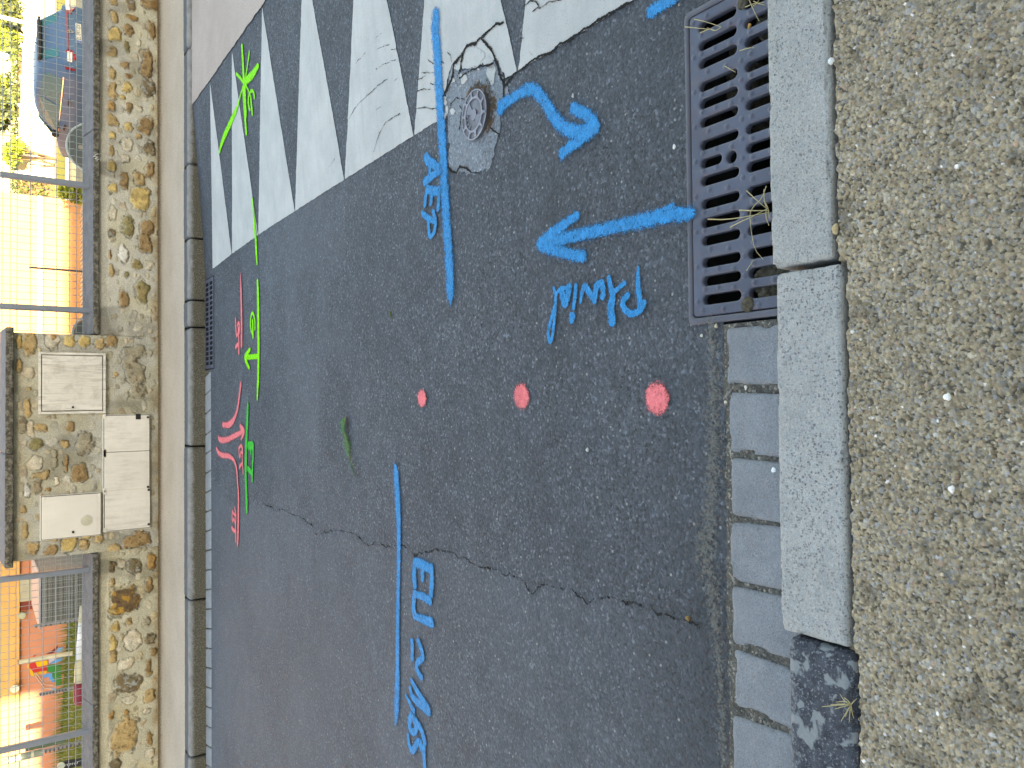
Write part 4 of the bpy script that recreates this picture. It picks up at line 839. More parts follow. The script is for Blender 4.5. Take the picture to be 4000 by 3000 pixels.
PIL = [(165, 1290, 30, 62, 'y'), (255, 1310, 55, 112, 't'), (450, 1290, 66, 70, 'p'), (460, 1250, 30, 22, 'o'), (605, 1285, 50, 60, 'y'), (730, 1290, 46, 62, 'y'), (860, 1310, 48, 46, 't'), (165, 1500, 26, 62, 't'), (250, 1560, 46, 56, 'p')]
PIL2 = [(245, 45, 20, 18, 'y'), (240, 205, 36, 82, 't'), (200, 350, 40, 76, 'g'), (265, 390, 34, 76, 'p'), (360, 378, 60, 40, 't'), (610, 370, 42, 50, 'b'), (320, 515, 68, 62, 'e'), (200, 510, 36, 22, 'p'), (565, 515, 46, 36, 't'), (725, 520, 72, 96, 'g'), (300, 690, 62, 60, 'p'), (345, 790, 72, 40, 't'), (690, 770, 72, 82, 'b'), (470, 650, 26, 92, 'g'), (570, 680, 20, 82, 'b'), (305, 890, 62, 52, 'g'), (232, 920, 30, 56, 'w'), (415, 910, 26, 20, 'o'), (490, 840, 25, 40, 'p'), (210, 1265, 36, 72, 't'), (280, 1415, 62, 60, 't'), (450, 1425, 60, 46, 'b'), (600, 1380, 62, 76, 'y'), (730, 1395, 46, 46, 't'), (465, 1340, 32, 20, 'y'), (750, 1315, 40, 20, 'y'), (850, 1330, 40, 52, 't'), (205, 1080, 26, 42, 't')]
MAT_RUB = vcol('rubble_stone', .9, .2, 110, .004, .30)
def rubble(name, x0, x1, z0, z1, y0, depth, stones, mort, seed, cell=.0065, band=None):
    xs = np.linspace(x0, x1, int((x1-x0)/cell)+1); zs = np.linspace(z0, z1, int((z1-z0)/cell)+1)
    X, Zq = np.meshgrid(xs, zs, indexing='ij')
    h = (fbm(X*5, Zq*5, seed, 5)-.5)*.016+(fbm(X*45, Zq*45, seed+1, 3)-.5)*.004
    mc = np.array(lin(*mort))*.80
    col = np.ones(X.shape+(3,))*mc*(.78+.44*fbm(X*7, Zq*7, seed+2, 5))[..., None]
    st_ = sstep(.56, .70, fbm(X*5, Zq*3.3, seed+3, 5))
    col = col*(1-.30*st_[..., None]*np.array([.95, .97, 1.0]))
    yl = sstep(.52, .66, fbm(X*3.1, Zq*3.1, seed+8, 4))
    col = col*(1-.10*yl[..., None]*np.array([0, .35, 1.4]))
    rf = np.random.default_rng(seed); fill = []
    for _ in range(int((x1-x0)*(z1-z0)*260)):
        fx, fz = rf.uniform(x0, x1), rf.uniform(z0, z1 if band is None else band-.03); fa = rf.uniform(.018, .055); fb = fa*rf.uniform(.5, 1.0)
        if all(abs(fx-s_[0]) > (fa+s_[2])*.95 or abs(fz-s_[1]) > (fb+s_[3])*.95 for s_ in stones+fill): fill.append((fx, fz, fa, fb, rf.choice(list('tgpgepty'))))
    nbig = len(stones); stones = stones+fill
    for k, (cx, cz, ax, az, t) in enumerate(stones):
        R = 1.5
        i0, i1 = np.searchsorted(xs, [cx-ax*R, cx+ax*R]); j0, j1 = np.searchsorted(zs, [cz-az*R, cz+az*R])
        if i1-i0 < 2 or j1-j0 < 2: continue
        x = X[i0:i1, j0:j1]; z = Zq[i0:i1, j0:j1]; s_ = seed*7+k*13
        mn = min(ax, az)
        wx = x+(fbm(x/mn*.9, z/mn*.9, s_, 4)-.5)*mn*1.35; wz = z+(fbm(x/mn*.9, z/mn*.9, s_+5, 4)-.5)*mn*1.35
        px_, pz_ = np.abs((wx-cx)/ax), np.abs((wz-cz)/az)
        d = (px_**2.8+pz_**2.8)**(1/2.8)*1.02+(fbm(x*60, z*60, s_+2, 3)-.5)*.26
        v = 1-d
        f = sstep(0, .07+.22*vnoise(x*19, z*19, s_+21), v)
        sh = .009+.013*sstep(0, .45, v)*(.5+fbm(x*28, z*28, s_+3, 4))
        groove = sstep(-.12, -.01, v)*sstep(.08, 0, v)
        h[i0:i1, j0:j1] = h[i0:i1, j0:j1]*(1-f)+f*sh*(.6 if t in 'p' else 1)*(1 if k < nbig else .35)-(.009 if k < nbig else .003)*groove
        c = np.array(lin(*TYP[t]))*.80
        tex = .60+.74*fbm(x*24, z*24, s_+4, 5); holes = sstep(.60, .72, fbm(x*34, z*34, s_+6, 4))*(.75 if t in 'bdkegot' else .25)
        q2 = fbm(x*11, z*11, s_+7, 4)
        cc = c*tex[..., None]*(1-holes[..., None]*np.array([.62, .7, .78]))
        if k >= nbig: cc = cc*.42+mc*.58*tex[..., None]; holes = holes*.4
        warm = np.array(lin(*TYP['o']))*K
        cc = cc*(1-.30*sstep(.5, .7, q2)[..., None])+warm*.30*sstep(.5, .7, q2)[..., None]*tex[..., None]; cc = cc*.90+mc*.10*tex[..., None]
        if t == 'k':
            ye = sstep(.55, .62, fbm(x*17, z*17, s_+9, 4))[..., None]; cc = cc*(1-ye)+np.array(lin(206, 160, 78))*K*ye
        if t == 'd':
            ye = sstep(.60, .68, fbm(x*40, z*40, s_+9, 4))[..., None]; cc = cc*(1-ye)+np.array(lin(200, 200, 190))*K*ye*.8
        h[i0:i1, j0:j1] -= f*holes*.008
        crk_ = (1 if k < nbig else .3)*groove*sstep(.47, .62, fbm(x*20, z*20, s_+11, 3))
        col[i0:i1, j0:j1] = col[i0:i1, j0:j1]*(1-f[..., None])+cc*f[..., None]
        col[i0:i1, j0:j1] *= (1-.62*crk_[..., None])
    grime = sstep(.10, .0, Zq-z0+(fbm(X*9, Zq*9, seed+6, 4)-.5)*.14)
    col = col*(1-.42*grime[..., None]*np.array([.6, .9, 1.25]))
    if band is not None:
        f = sstep(band-.012, band+.006, Zq+(fbm(X*6, X*0, seed+12, 4)-.5)*.05)
        h = h*(1-f)+f*(-.004+(fbm(X*12, Zq*12, seed+13, 3)-.5)*.005)
        col = col*(1-f[..., None])+f[..., None]*mc*.86*(.75+.5*fbm(X*2.3, Zq*9, seed+14, 5))[..., None]
        dr = sstep(.55, .68, fbm(X*4, Zq*.8, seed+15, 4))*sstep(z0+.15, z1, Zq); col = col*(1-.45*dr[..., None])
    Vv = np.stack([X, y0-h, Zq], -1).reshape(-1, 3); I = np.arange(X.size).reshape(X.shape)
    Ff = np.stack([I[:-1, :-1], I[1:, :-1], I[1:, 1:], I[:-1, 1:]], -1).reshape(-1, 4)
    n = len(Vv); yb = y0+.016; b = np.array([(x0, yb, z0-1.2), (x1, yb, z0-1.2), (x1, y0+depth, z0-1.2), (x0, y0+depth, z0-1.2), (x0, yb, z1), (x1, yb, z1), (x1, y0+depth, z1), (x0, y0+depth, z1)])
    bf = np.array([(3, 2, 1, 0), (4, 5, 6, 7), (0, 1, 5, 4), (1, 2, 6, 5), (2, 3, 7, 6), (3, 0, 4, 7)])+n
    cols = np.concatenate([col.reshape(-1, 3), np.tile(mc, (8, 1))])
    # side returns so the rubble face has thickness at its ends
    i_ = [I[0, :], I[-1, :], I[:, -1]]; extraV = []; extraF = []; base_n = n+8
    for e_ in i_:
        q_ = Vv[e_].copy(); q_[:, 1] = yb+.002
        extraV.append(q_); m_ = len(e_)
        extraF.append(np.stack([e_[:-1], e_[1:], base_n+np.arange(1, m_), base_n+np.arange(0, m_-1)], 1)); cols = np.concatenate([cols, cols[e_]]); base_n += m_
    return np_mesh(name, np.concatenate([Vv, b]+extraV), np.concatenate([Ff, bf]+extraF), MAT_RUB, col=cols)
YW, YP = 8.10, 8.075
PX0, PX1 = -1.365, .648
wl = tag(rubble('stone_wall', PX1+.002, 4.7, .10, .645, YW, .25, conv(0, 0, R00, YW)+conv(0, 750, R01[:15], YW), (200, 196, 182), 3, band=.575), 'low rubble stone wall with grey coping in front of the parked car', 'wall')
wr = tag(rubble('stone_wall', -4.8, PX0-.002, .10, .645, YW, .25, conv(0, 1500, R02[4:], YW)+conv(0, 2250, R03, YW), (196, 189, 166), 5, band=.568), 'low rubble stone wall with grey coping in front of the colourful mural', 'wall')
pl = tag(rubble('stone_pillar', PX0, PX1, .10, 1.31, YP, .42, conv(0, 750, R01[14:]+PIL, YP)+conv(0, 1500, R02[:4]+PIL2, YP), (186, 183, 170), 9), 'broad rubble stone pillar holding four pale utility cabinets', 'pillar')
MAT_COP = concrete('coping_concrete', (.135, .138, .145), (.19, .195, .205), .6, (.06, .06, .06), 12, .25, (.075, .072, .065), .004, 60)
def cop_face():
    m = N('coping_weathered', .9, .2); g = m.n('ShaderNodeNewGeometry'); sn = m.n('ShaderNodeSeparateXYZ'); m.t.links.new(g.outputs['True Normal'], sn.inputs[0])
    c = m.mix(m.ramp(m.noise(13, 5, .65), [(.32, 0), (.68, 1)]), (.125, .128, .137), (.185, .19, .20))
    lich = m.mix(m.ramp(m.noise(26, 6, .75), [(.46, 0), (.60, 1)]), (.060, .053, .040), (.19, .175, .14))
    lich = m.mix(m.ramp(m.noise(55, 5, .75), [(.60, 0), (.68, 1)]), lich, (.24, .235, .21))
    c = m.mix(m.ramp(m.math('MULTIPLY', sn.outputs[1], -1.0), [(.25, 0), (.6, 1)]), c, lich)
    m.color(c).bump(m.noise(80, 5, .7), .005, .9); return m.m
MAT_COP = cop_face()
def coping(x0, x1, y0, y1, z0, z1, slope, parent, seed):
    V, F = rounded_block((x0, y0, z0), (x1, y1, z1), .008, .022, .003, seed, .012)
    V[:, 2] += (V[:, 1]-y0)*slope*(V[:, 2] > (z0+z1)/2)
    return np_mesh('coping', V, F, MAT_COP, parent, smooth=True)
coping(PX1+.012, 2.575, 8.068, 8.37, .640, .690, .2, wl, 11); coping(2.579, 4.7, 8.050, 8.37, .637, .692, .2, wl, 12)
coping(-2.76, PX0-.012, 8.066, 8.37, .642, .692, .2, wr, 13); coping(-4.8, -2.766, 8.072, 8.37, .640, .690, .2, wr, 14)
coping(-.42, PX1+.04, 8.00, 8.52, 1.312, 1.372, .06, pl, 15); coping(PX0-.045, -.424, 8.004, 8.52, 1.310, 1.374, .06, pl, 16)
mk_ = MB()
for a, b in (((1010, 285), (1040, 235)), ((1040, 235), (1090, 225)), ((1012, 275), (1055, 300)), ((1055, 300), (1025, 330)), ((1025, 330), (1060, 345)), ((1060, 345), (1085, 335)), ((1060, 345), (1045, 385)), ((1085, 335), (1090, 380))):
    p, q_ = [WY(*Z(0, 560, S2, [(2.0*t[0]-0, t[1])])[0], 8.062) for t in (a, b)]
    mk_.tube([p, q_], .0025, 4)
tag(mk_.build('chalk_scribble', plain('white_chalk', (.6, .6, .58))), 'small white scribble on the dark coping front below the round grey disc', 'scribble')

# ================================================================== utility cabinets in the pillar
def cab_mat(name, dirt):
    m = N(name, .55, .35); sp = m.n('ShaderNodeSeparateXYZ'); m.t.links.new(m.pos, sp.inputs[0])
    c = m.mix(m.ramp(m.noise(2.5, 5), [(.35, 0), (.65, 1)]), (.62, .58, .515), (.68, .64, .57))
    mp = m.n('ShaderNodeMapping'); m.t.links.new(m.pos, mp.inputs[0]); mp.inputs['Scale'].default_value = (30, 1, 4)
    st = m.ramp(m.noise(1, 6, .7, mp.outputs[0]), [(.46, 0), (.66, 1)])
    blot = m.ramp(m.noise(9, 5, .7), [(.50, 0), (.68, 1)])
    c = m.mix(m.math('MULTIPLY', m.math('MULTIPLY', st, m.ramp(m.noise(3.0, 3), [(.38, .1), (.6, 1)])), dirt), c, (.20, .175, .135))
    c = m.mix(m.math('MULTIPLY', blot, dirt*.45), c, (.26, .225, .165))
    m.color(c).bump(m.noise(40, 4), .0008, .5); return m.m
MAT_CAB = cab_mat('cabinet_plastic_clean', .06); MAT_CABD = cab_mat('cabinet_plastic_streaked', .85); MAT_CABM = cab_mat('cabinet_plastic_stained', .32)
MAT_SEAM = plain('seam_black', (.02, .02, .018), .9); MAT_LOCK = plain('lock_dark', (.03, .028, .025), .5)
YC = 8.045
def rect(u0, v0, u1, v1):
    a = WY(u0, v0, YC); b = WY(u1, v1, YC); return min(a[0], b[0]), max(a[0], b[0]), min(a[2], b[2]), max(a[2], b[2])
def cabinet(lab, x0, x1, z0, z1, mat, splits=(), ribs=False, framed=False, locks=(), hinges=()):
    t = thing('utility_cabinet', lab, 'utility cabinet', ((x0+x1)/2, YC, z0))
    m = MB(); m.box(x0, x1, YC, 8.09, z0, z1, .005); m.build('housing', mat, t)
    g = .022 if framed else .008
    if framed:
        m = MB()
        for r in ((x0-.004, x1+.004, z0-.004, z0+g-.004), (x0-.004, x1+.004, z1-g+.004, z1+.004), (x0-.004, x0+g-.004, z0+g-.004, z1-g+.004), (x1-g+.004, x1+.004, z0+g-.004, z1-g+.004)): m.box(r[0], r[1], YC-.022, YC-.001, r[2], r[3], .004)
        m.build('frame', mat, t)
    m = MB(); m.box(x0+g-.003, x1-g+.003, YC-.0035, YC-.0002, z0+g-.003, z1-g+.003); m.build('seam', MAT_SEAM, t)
    es = [x0+g]+[x0+(x1-x0)*s_ for s_ in splits]+[x1-g]
    for i in range(len(es)-1):
        a, b = es[i]+.002, es[i+1]-.002; m = MB(); m.box(a, b, YC-.016, YC-.003, z0+g+.002, z1-g-.002, .004)
        if not ribs: m.box(a+.03, b-.03, YC-.0185, YC-.0165, z0+g+.03, z1-g-.05, .002)
        else:
            n = 15; w = (b-a-.16)/n
            for k in range(n): m.box(a+.07+k*w, a+.07+(k+.72)*w, YC-.0185, YC-.0165, z0+g+.012, z1-g-.012, .001)
            m.box(a+.005, a+.058, YC-.020, YC-.0165, z0+g+.006, z1-g-.006, .003); m.box(b-.085, b-.005, YC-.022, YC-.0165, z0+g+.006, z1-g-.006, .003)
        d = m.build('door', mat, t)
        for (fx_, fz_, r) in locks:
            lx = x0+(x1-x0)*fx_; lz = z0+(z1-z0)*fz_
            if a <= lx <= b:
                q = MB(); q.disc((lx, YC-.0225, lz), r, 'y', .006, 16); q.build('lock', MAT_LOCK, d)
        for (fx_, fz_, wx_, wz_) in hinges:
            lx = x0+(x1-x0)*fx_; lz = z0+(z1-z0)*fz_
            if a-.02 <= lx <= b+.02:
                q = MB(); q.box(lx-wx_, lx+wx_, YC-.022, YC-.0165, lz-wz_, lz+wz_, .003); q.build('hinge', mat, d)
    return t
r = rect(152, 1376, 411, 1612)
cabinet('framed streaky utility cabinet with ribbed door, uppermost on the pillar beside the fence corner', *r, MAT_CABD, (), True, True, [(.10, .50, .010)])
r = rect(402, 1620, 588, 1909)
wc = cabinet('widest utility cabinet, low on the pillar, with stained lower edge', *r, MAT_CABM, (.51,), False, False, [(.955, .065, .011), (.03, .065, .011)], [(.98, .97, .02, .012), (.5, .97, .035, .012), (.02, .97, .02, .012)])
m = MB(); a = WY(530, 1617, YC-.02); b = WY(550, 1638, YC-.02); m.box(b[0], a[0], YC-.0205, YC-.016, b[2], a[2], .001); m.build('label_plate', MAT_SEAM, wc)
r = rect(404, 1913, 590, 2062)
cabinet('square utility cabinet low on the pillar beside the widest one', *r, MAT_CABM, (), False, False, [(.93, .06, .011), (.10, .06, .011)], [(.94, .97, .02, .012), (.06, .97, .02, .012)])
r = rect(157, 1938, 398, 2090)
uc = cabinet('clean utility cabinet with round cream cap, directly above the square one', *r, MAT_CAB, (), False, False, [(.14, .48, .011)], [(.93, .95, .02, .012), (.93, .05, .02, .012)])
m = MB(); a = WY(337, 2034, YC-.02); m.disc((a[0], YC-.022, a[2]), .046, 'y', .010, 24, .040); m.disc((a[0]-.002, YC-.029, a[2]), .020, 'y', .006, 20); m.build('vent_cap', plain('cream_plastic', (.50, .47, .36), .5), uc)

# ================================================================== welded mesh fences on the copings
MAT_POST = plain('fence_post_grey', (.175, .20, .235), .45, .4, .08, 8)
MAT_WIRE = plain('fence_wire_grey', (.27, .30, .31), .45, .4, .05)
YF = 8.235
def wz(u): return float(WY(u, 1500, YF)[2])
HW = [wz(q) for q in (323, 298, 271, 220, 170, 117, 65, 38, 6)]
def wire_panel(x0, x1, parent, y=YF, hw=HW, pitch=.064, r=.0026, fold=True):
    m = MB(); n = max(2, int(round((x1-x0)/pitch)))
    prof = []
    for i, z in enumerate(hw):
        prof.append((y, z))
        if fold and i in (1, 6): prof.append((y-.022, (z+hw[i+1])/2))
    prof = [(y, prof[0][1]-.012)]+prof+[(y, prof[-1][1]+.02)]
    for k in range(n+1):
        x = x0+(x1-x0)*k/n
        m.tube([(x, a, b) for a, b in prof], r, 4, False)
    for z in hw: m.tube([(x0, y+r*1.8, z), (x1, y+r*1.8, z)], r*1.25, 4, False)
    return m.build('wire_panel', MAT_WIRE, parent)
def fence(lab, posts, x0, x1):
    t = thing('mesh_fence', lab, 'fence', ((x0+x1)/2, YF, .70))
    for px in posts:
        m = MB(); m.box(px-.026, px+.026, YF-.055, YF-.004, .695, 1.415, .006); m.box(px-.020, px+.020, YF-.061, YF-.0555, .695, 1.41, .002); d = m.build('post', MAT_POST, t)
    e = [x0]+sorted(posts)+[x1]
    for i in range(len(e)-1): wire_panel(e[i]+.012, e[i+1]-.012, t)
    return t
pxs = [float(WY(346, v, YF)[0]) for v in (730, 1215, 2221, 2850)]
fence('grey welded mesh fence on the low wall in front of the parked car', [pxs[0], pxs[1], 4.1], PX1+.02, 4.65)
fence('grey welded mesh fence on the low wall in front of the mural', [pxs[2], pxs[3], -4.55], -4.7, PX0-.02)

# ================================================================== things close behind the fences
MAT_DISC = plain('disc_grey_green', (.105, .125, .118), .55, .3, .15, 6); MAT_RIM = plain('pale_rim', (.40, .46, .44), .5); MAT_KNOB = plain('beige_knob', (.30, .28, .22), .6)
def round_disc(lab, v, u_top, r, y):
    c = WY(u_top, v, y); c = (c[0], y, c[2]-r)
    t = thing('round_disc', lab, 'disc', c)
    m = MB(); m.disc(c, r-.012, 'y', .03, 48); m.build('plate', MAT_DISC, t)
    m = MB(); m.tube([(c[0]+math.cos(a)*r, y-.012, c[2]+math.sin(a)*r) for a in np.linspace(0, 2*math.pi, 49)], .010, 6, False); m.build('rim', MAT_RIM, t)
    k = WY(314, v+12, y-.02); m = MB(); m.disc((k[0], y-.03, k[2]), .022, 'y', .03, 20, .018); m.build('knob', MAT_KNOB, t)
round_disc('large round grey disc with pale rim behind the fence, beside the parked car', 565, 259, .255, 8.72)
round_disc('round grey disc with pale rim half hidden behind the stone pillar', 1302, 282, .17, 8.60)
MAT_STAKE = plain('stake_grey', (.20, .205, .225), .6); MAT_STAKED = plain('stake_dark', (.07, .075, .085), .6)
def stake(lab, u0, v0, u1, v1, y, mat, r):
    a = WY(u0, v0, y); b = WY(u1, v1, y); x = (a[0]+b[0])/2
    t = thing('notched_stake', lab, 'stake', (x, y, b[2]), group='notched fence stakes')
    m = MB(); m.box(x-r, x+r, y-.01, y+.02, b[2]-.5, a[2], .003); m.build('bar', mat, t)
    m = MB(); n = 9
    for k in range(n):
        z = b[2]+(a[2]-b[2])*(k+.5)/n; m.box(x-r*1.5, x+r*.6, y-.018, y-.0105, z-.008, z+.008, .002)
    m.build('clips', MAT_STAKED, t)
stake('dark notched stake standing alone before the salmon wall', 113, 1044, 322, 1060, 9.3, MAT_STAKED, .009)
stake('grey notched stake just beside the grey louvred box', 131, 2447, 300, 2419, 10.5, MAT_STAKE, .013)
stake('grey notched stake at the lower edge of the mural', 152, 2713, 262, 2690, 10.5, MAT_STAKE, .013)
stake('grey notched stake rising from grass under the green pipe', 170, 2936, 316, 2900, 10.5, MAT_STAKE, .016)
fm = thing('wire_mesh_panel', 'fine wire mesh panel behind the fence before the grey louvred box', 'wire mesh', (-2.0, 10.5, .3))
wire_panel(-2.52, -1.55, fm, 10.5, [.2+.055*k for k in range(15)], .055, .0016, False)
a = WY(322, 2368, 8.85); b = WY(311, 2738, 8.85)
bt = thing('striped_bar', 'long rounded bar in cream, white and dark red lying behind the coping', 'bar', ((a[0]+b[0])/2, 8.85, a[2]))
def lp(t): return tuple(float(a[i]+(b[i]-a[i])*t) for i in range(3))
for t0, t1, c, nm in ((0, .17, (.46, .44, .32), 'band'), (.17, .55, (.62, .64, .66), 'band'), (.55, .80, (.50, .46, .30), 'band'), (.80, 1.0, (.22, .02, .04), 'band')):
    m = MB(); pts = [lp(t0), lp((t0+t1)/2), lp(t1)]; rr = [.022+.034*min(1, t*1.25+.1) for t in (t0, (t0+t1)/2, t1)]
    if t1 == 1.0: pts += [lp(1.03), lp(1.045)]; rr += [.042, .012]
    m.tube(pts, rr, 14); m.build(nm, plain('bar_paint', c, .5), bt, smooth=True)
bt2 = thing('dark_board', 'dark board with a pale round disc and pale strokes standing in the grass', 'board', (-4.4, 9.6, .3))
P_ = [WY(*p, 9.6) for p in Z(0, 2700, S2, [(1330, 1540), (1450, 1500), (1620, 1480), (1800, 1440), (1800, 1590), (1600, 1620), (1400, 1690)])]
m = MB(); m.prism([(p[0], p[2]) for p in P_], 'y', 9.58, 9.62); m.build('board', plain('board_black', (.018, .02, .03), .6), bt2)
p = WY(*Z(0, 2700, S2, [(1318, 1612)])[0], 9.56); m = MB(); m.disc((p[0], 9.565, p[2]), .036, 'y', .02, 24); m.build('disc', plain('pale_disc', (.42, .47, .40), .5), bt2)
m = MB()
for k in range(6):
    q_ = [WY(*p, 9.572) for p in Z(0, 2700, S2, [(1400+52*k, 1625-10*k), (1418+52*k, 1575-10*k)])]; m.tube(q_, .0035, 4)
m.build('strokes', plain('pale_strokes', (.45, .46, .45)), bt2)
# ================================================================== right yard: house with mural
def bankz(x, y): return np.clip(.02+.035*(y-8.4)+.055*np.clip(-x-3.0, -.5, 3)*sstep(9, 15, y), -.2, .8)
gm = N('grass_soil', .95, .1)
gm.color(gm.mix(gm.ramp(gm.noise(6, 5), [(.4, 0), (.6, 1)]), (.055, .085, .022), (.10, .12, .035))); gm.bump(gm.noise(60, 4), .02, .8)
V, F = grid(np.arange(-9, -.7, .2), np.arange(8.4, 15.21, .2), bankz); tag(np_mesh('grass_bank', V, F, gm.m, smooth=True), kind='structure')
bl = RNG; n = 15000; bx_ = bl.uniform(-6.4, -1.4, n); by_ = bl.uniform(10.2, 14.9, n); bz_ = bankz(bx_, by_); hh = bl.uniform(.03, .10, n)*(1+1.2*(by_ > 14.6)); wd = .006; an = bl.uniform(0, math.pi, n)
lx_ = bl.normal(0, .03, n); ly_ = bl.normal(0, .03, n)
Vb = np.stack([np.stack([bx_-np.cos(an)*wd, by_-np.sin(an)*wd, bz_-.01], 1), np.stack([bx_+np.cos(an)*wd, by_+np.sin(an)*wd, bz_-.01], 1), np.stack([bx_+lx_, by_+ly_, bz_+hh], 1)], 1).reshape(-1, 3)
cb = np.repeat(np.array([(.10, .15, .03)])*bl.uniform(.6, 1.3, (n, 1))+np.where(bl.random((n, 1)) < .22, np.array([[.12, .08, .05]]), 0), 3, 0)
tag(np_mesh('grass', Vb, np.arange(3*n).reshape(-1, 3), vcol('grass_blade', .7, .2, 20, 0, .2), col=cb), kind='stuff')
def wallpaint(name, c): return plain(name, c, .85, .2, .08, 3, .002, 90)
MAT_SAL = wallpaint('salmon_render', (.46, .20, .125)); MAT_ORA = wallpaint('orange_bounce_render', (.60, .33, .12)); MAT_DKRED = wallpaint('doorway_shade_red', (.20, .05, .035))
hs = thing('house', 'salmon house with orange upper band and a mural behind the right fence', 'house', (-6, 15, 0))
zb_ = float(WY(75, 2450, 15)[2])
m = MB(); m.box(-13, -1.3, 15.0, 22, -1.1, 4.6); m.build('wall', MAT_SAL, hs)
m = MB(); m.box(-13.02, -1.28, 14.93, 14.998, zb_, 4.6); m.build('upper_band', MAT_ORA, hs)  # upper band, its orange includes warm bounced light painted into the colour
m = MB(); m.add([(-13.4, 14.5, 4.6), (-.9, 14.5, 4.6), (-.9, 22.5, 4.6), (-13.4, 22.5, 4.6), (-13.4, 18.5, 6.4), (-.9, 18.5, 6.4)], [(0, 1, 5, 4), (2, 3, 4, 5), (1, 2, 5), (3, 0, 4), (3, 2, 1, 0)]); m.build('roof', plain('roof_tile', (.28, .12, .07), .9), hs)
def wrect(ox, oy, a, b, c, d, y):
    p = WY(ox+a/S2, oy+b/S2, y); q_ = WY(ox+c/S2, oy+d/S2, y); return min(p[0], q_[0]), max(p[0], q_[0]), min(p[2], q_[2]), max(p[2], q_[2])
r = wrect(0, 2150, 425, 1040, 700, 1260, 14.99); m = MB(); m.box(r[0], r[1], 14.975, 14.998, r[2], r[3]); m.build('doorway_shade', MAT_DKRED, hs)  # flat dark red panel: the shading of a doorway, painted as colour
r = wrect(0, 2150, 425, 600, 690, 1080, 14.97); m = MB(); nn = 16
m.box(r[0], r[1], 14.955, 14.998, r[2], r[3], .004)
for k in range(nn): z = r[2]+(r[3]-r[2])*(k+.5)/nn; m.box(r[0]+.01, r[1]-.01, 14.942, 14.9545, z-.008, z+.004, .002)
m.build('shutter', plain('cream_shutter', (.36, .34, .26), .5), hs)
m = MB(); p = WY(85, 2404, 14.9); m.disc((p[0], 14.93, p[2]), .055, 'y', .12, 20, .035); m.build('wall_lamp', plain('lamp_glass', (.30, .32, .22), .3), hs)
m = MB(); p = WY(57, 2688, 14.88); m.disc((p[0], 14.88, p[2]), .062, 'y', .09, 20, .045); m.build('wall_lamp', plain('lamp_white', (.62, .60, .52), .3), hs)
r = wrect(0, 2150, 440, 120, 1420, 190, 14.85); m = MB(); xm = (r[0]+r[1])/2; m.tube([(xm, 14.9, r[2]), (xm, 14.9, r[3])], .028, 10); m.box(xm-.04, xm+.04, 14.86, 14.94, r[2]-.02, r[2]+.03, .005)
for k in range(22): z = r[2]+(r[3]-r[2])*(k+.5)/22; m.box(xm+.015, xm+.04, 14.865, 14.885, z-.008, z+.008)
m.build('downpipe', plain('cream_pipe', (.42, .39, .30), .5), hs)
mu = thing('mural', 'colourful mural of flat red, yellow, green and blue shapes on the salmon wall', 'mural', tuple(float(q) for q in WY(200, 2620, 14.96)))
shapes = [('red_shape', (.42, .02, .025), [(650, 950), (760, 925), (800, 1030), (870, 1020), (1010, 1000), (1010, 1100), (860, 1120), (735, 1150), (690, 1090), (640, 1040)]),
    ('yellow_shape', (.62, .33, .01), [(770, 920), (1020, 880), (1030, 960), (880, 1015), (805, 1025)]), ('yellow_shape', (.62, .33, .01), [(635, 945), (600, 960), (580, 1010), (605, 1060), (680, 1230), (745, 1230), (690, 1095), (638, 1045)]),
    ('yellow_shape', (.55, .30, .02), [(740, 1155), (860, 1125), (1010, 1106), (1010, 1160), (830, 1180), (800, 1215)]), ('green_shape', (.01, .16, .035), [(1020, 990), (1150, 970), (1310, 950), (1330, 1060), (1320, 1240), (1340, 1410), (1210, 1440), (1200, 1350), (1140, 1240), (1125, 1140), (1020, 1120)]),
    ('blue_shape', (.05, .22, .50), [(930, 1240), (960, 1200), (1030, 1160), (1118, 1150), (1135, 1245), (1190, 1335), (1130, 1360), (1060, 1280), (1040, 1230), (960, 1260)]), ('blue_shape', (.05, .24, .48), [(1050, 970), (1230, 850), (1360, 820), (1340, 880), (1230, 930)]),
    ('lavender_shape', (.34, .36, .52), [(1060, 860), (1215, 835), (1060, 955)]), ('blue_shape', (.10, .30, .52), [(1200, 700), (1270, 610), (1350, 590), (1350, 680), (1260, 710)]), ('dark_red_shape', (.13, .015, .03), [(1000, 745), (1110, 690), (1250, 560), (1240, 610), (1140, 730)]),
    ('red_shape', (.38, .03, .03), [(700, 800), (765, 765), (760, 800)]), ('blue_shape', (.15, .32, .52), [(1120, 1485), (1210, 1475), (1200, 1520), (1130, 1515)])]
for k, (nm, c, pp) in enumerate(shapes):
    q_ = [WY(*p, 14.99) for p in Z(0, 2420, S2, pp)]
    m = MB(); m.prism([(p[0], p[2]) for p in q_], 'y', 14.988-.0008*k, 14.997); m.build(nm, plain(nm+'_paint', c, .6), mu)
m = MB()
for pp in ([(750, 1150), (770, 1230), (900, 1400), (960, 1490), (1130, 1500)], [(780, 1150), (960, 1400), (1150, 1425)]): m.tube([WY(*p, 14.97) for p in Z(0, 2420, S2, pp)], .006, 5)
m.build('string', plain('pale_string', (.55, .42, .36)), mu)
a = WY(*Z(0, 2420, S2, [(405, 915)])[0], 13.6); b = WY(*Z(0, 2420, S2, [(1400, 760)])[0], 13.6)
t = thing('pole', 'cream pole standing in front of the colourful mural', 'pole', (float(a[0]), 13.6, float(b[2])-.05))
m = MB(); xm = float(a[0]+b[0])/2; m.tube([(xm, 13.6, b[2]-.1), (xm, 13.6, (a[2]+b[2])/2), (xm, 13.6, a[2])], .034, 12); m.build('shaft', plain('cream_paint', (.47, .44, .33), .5), t)
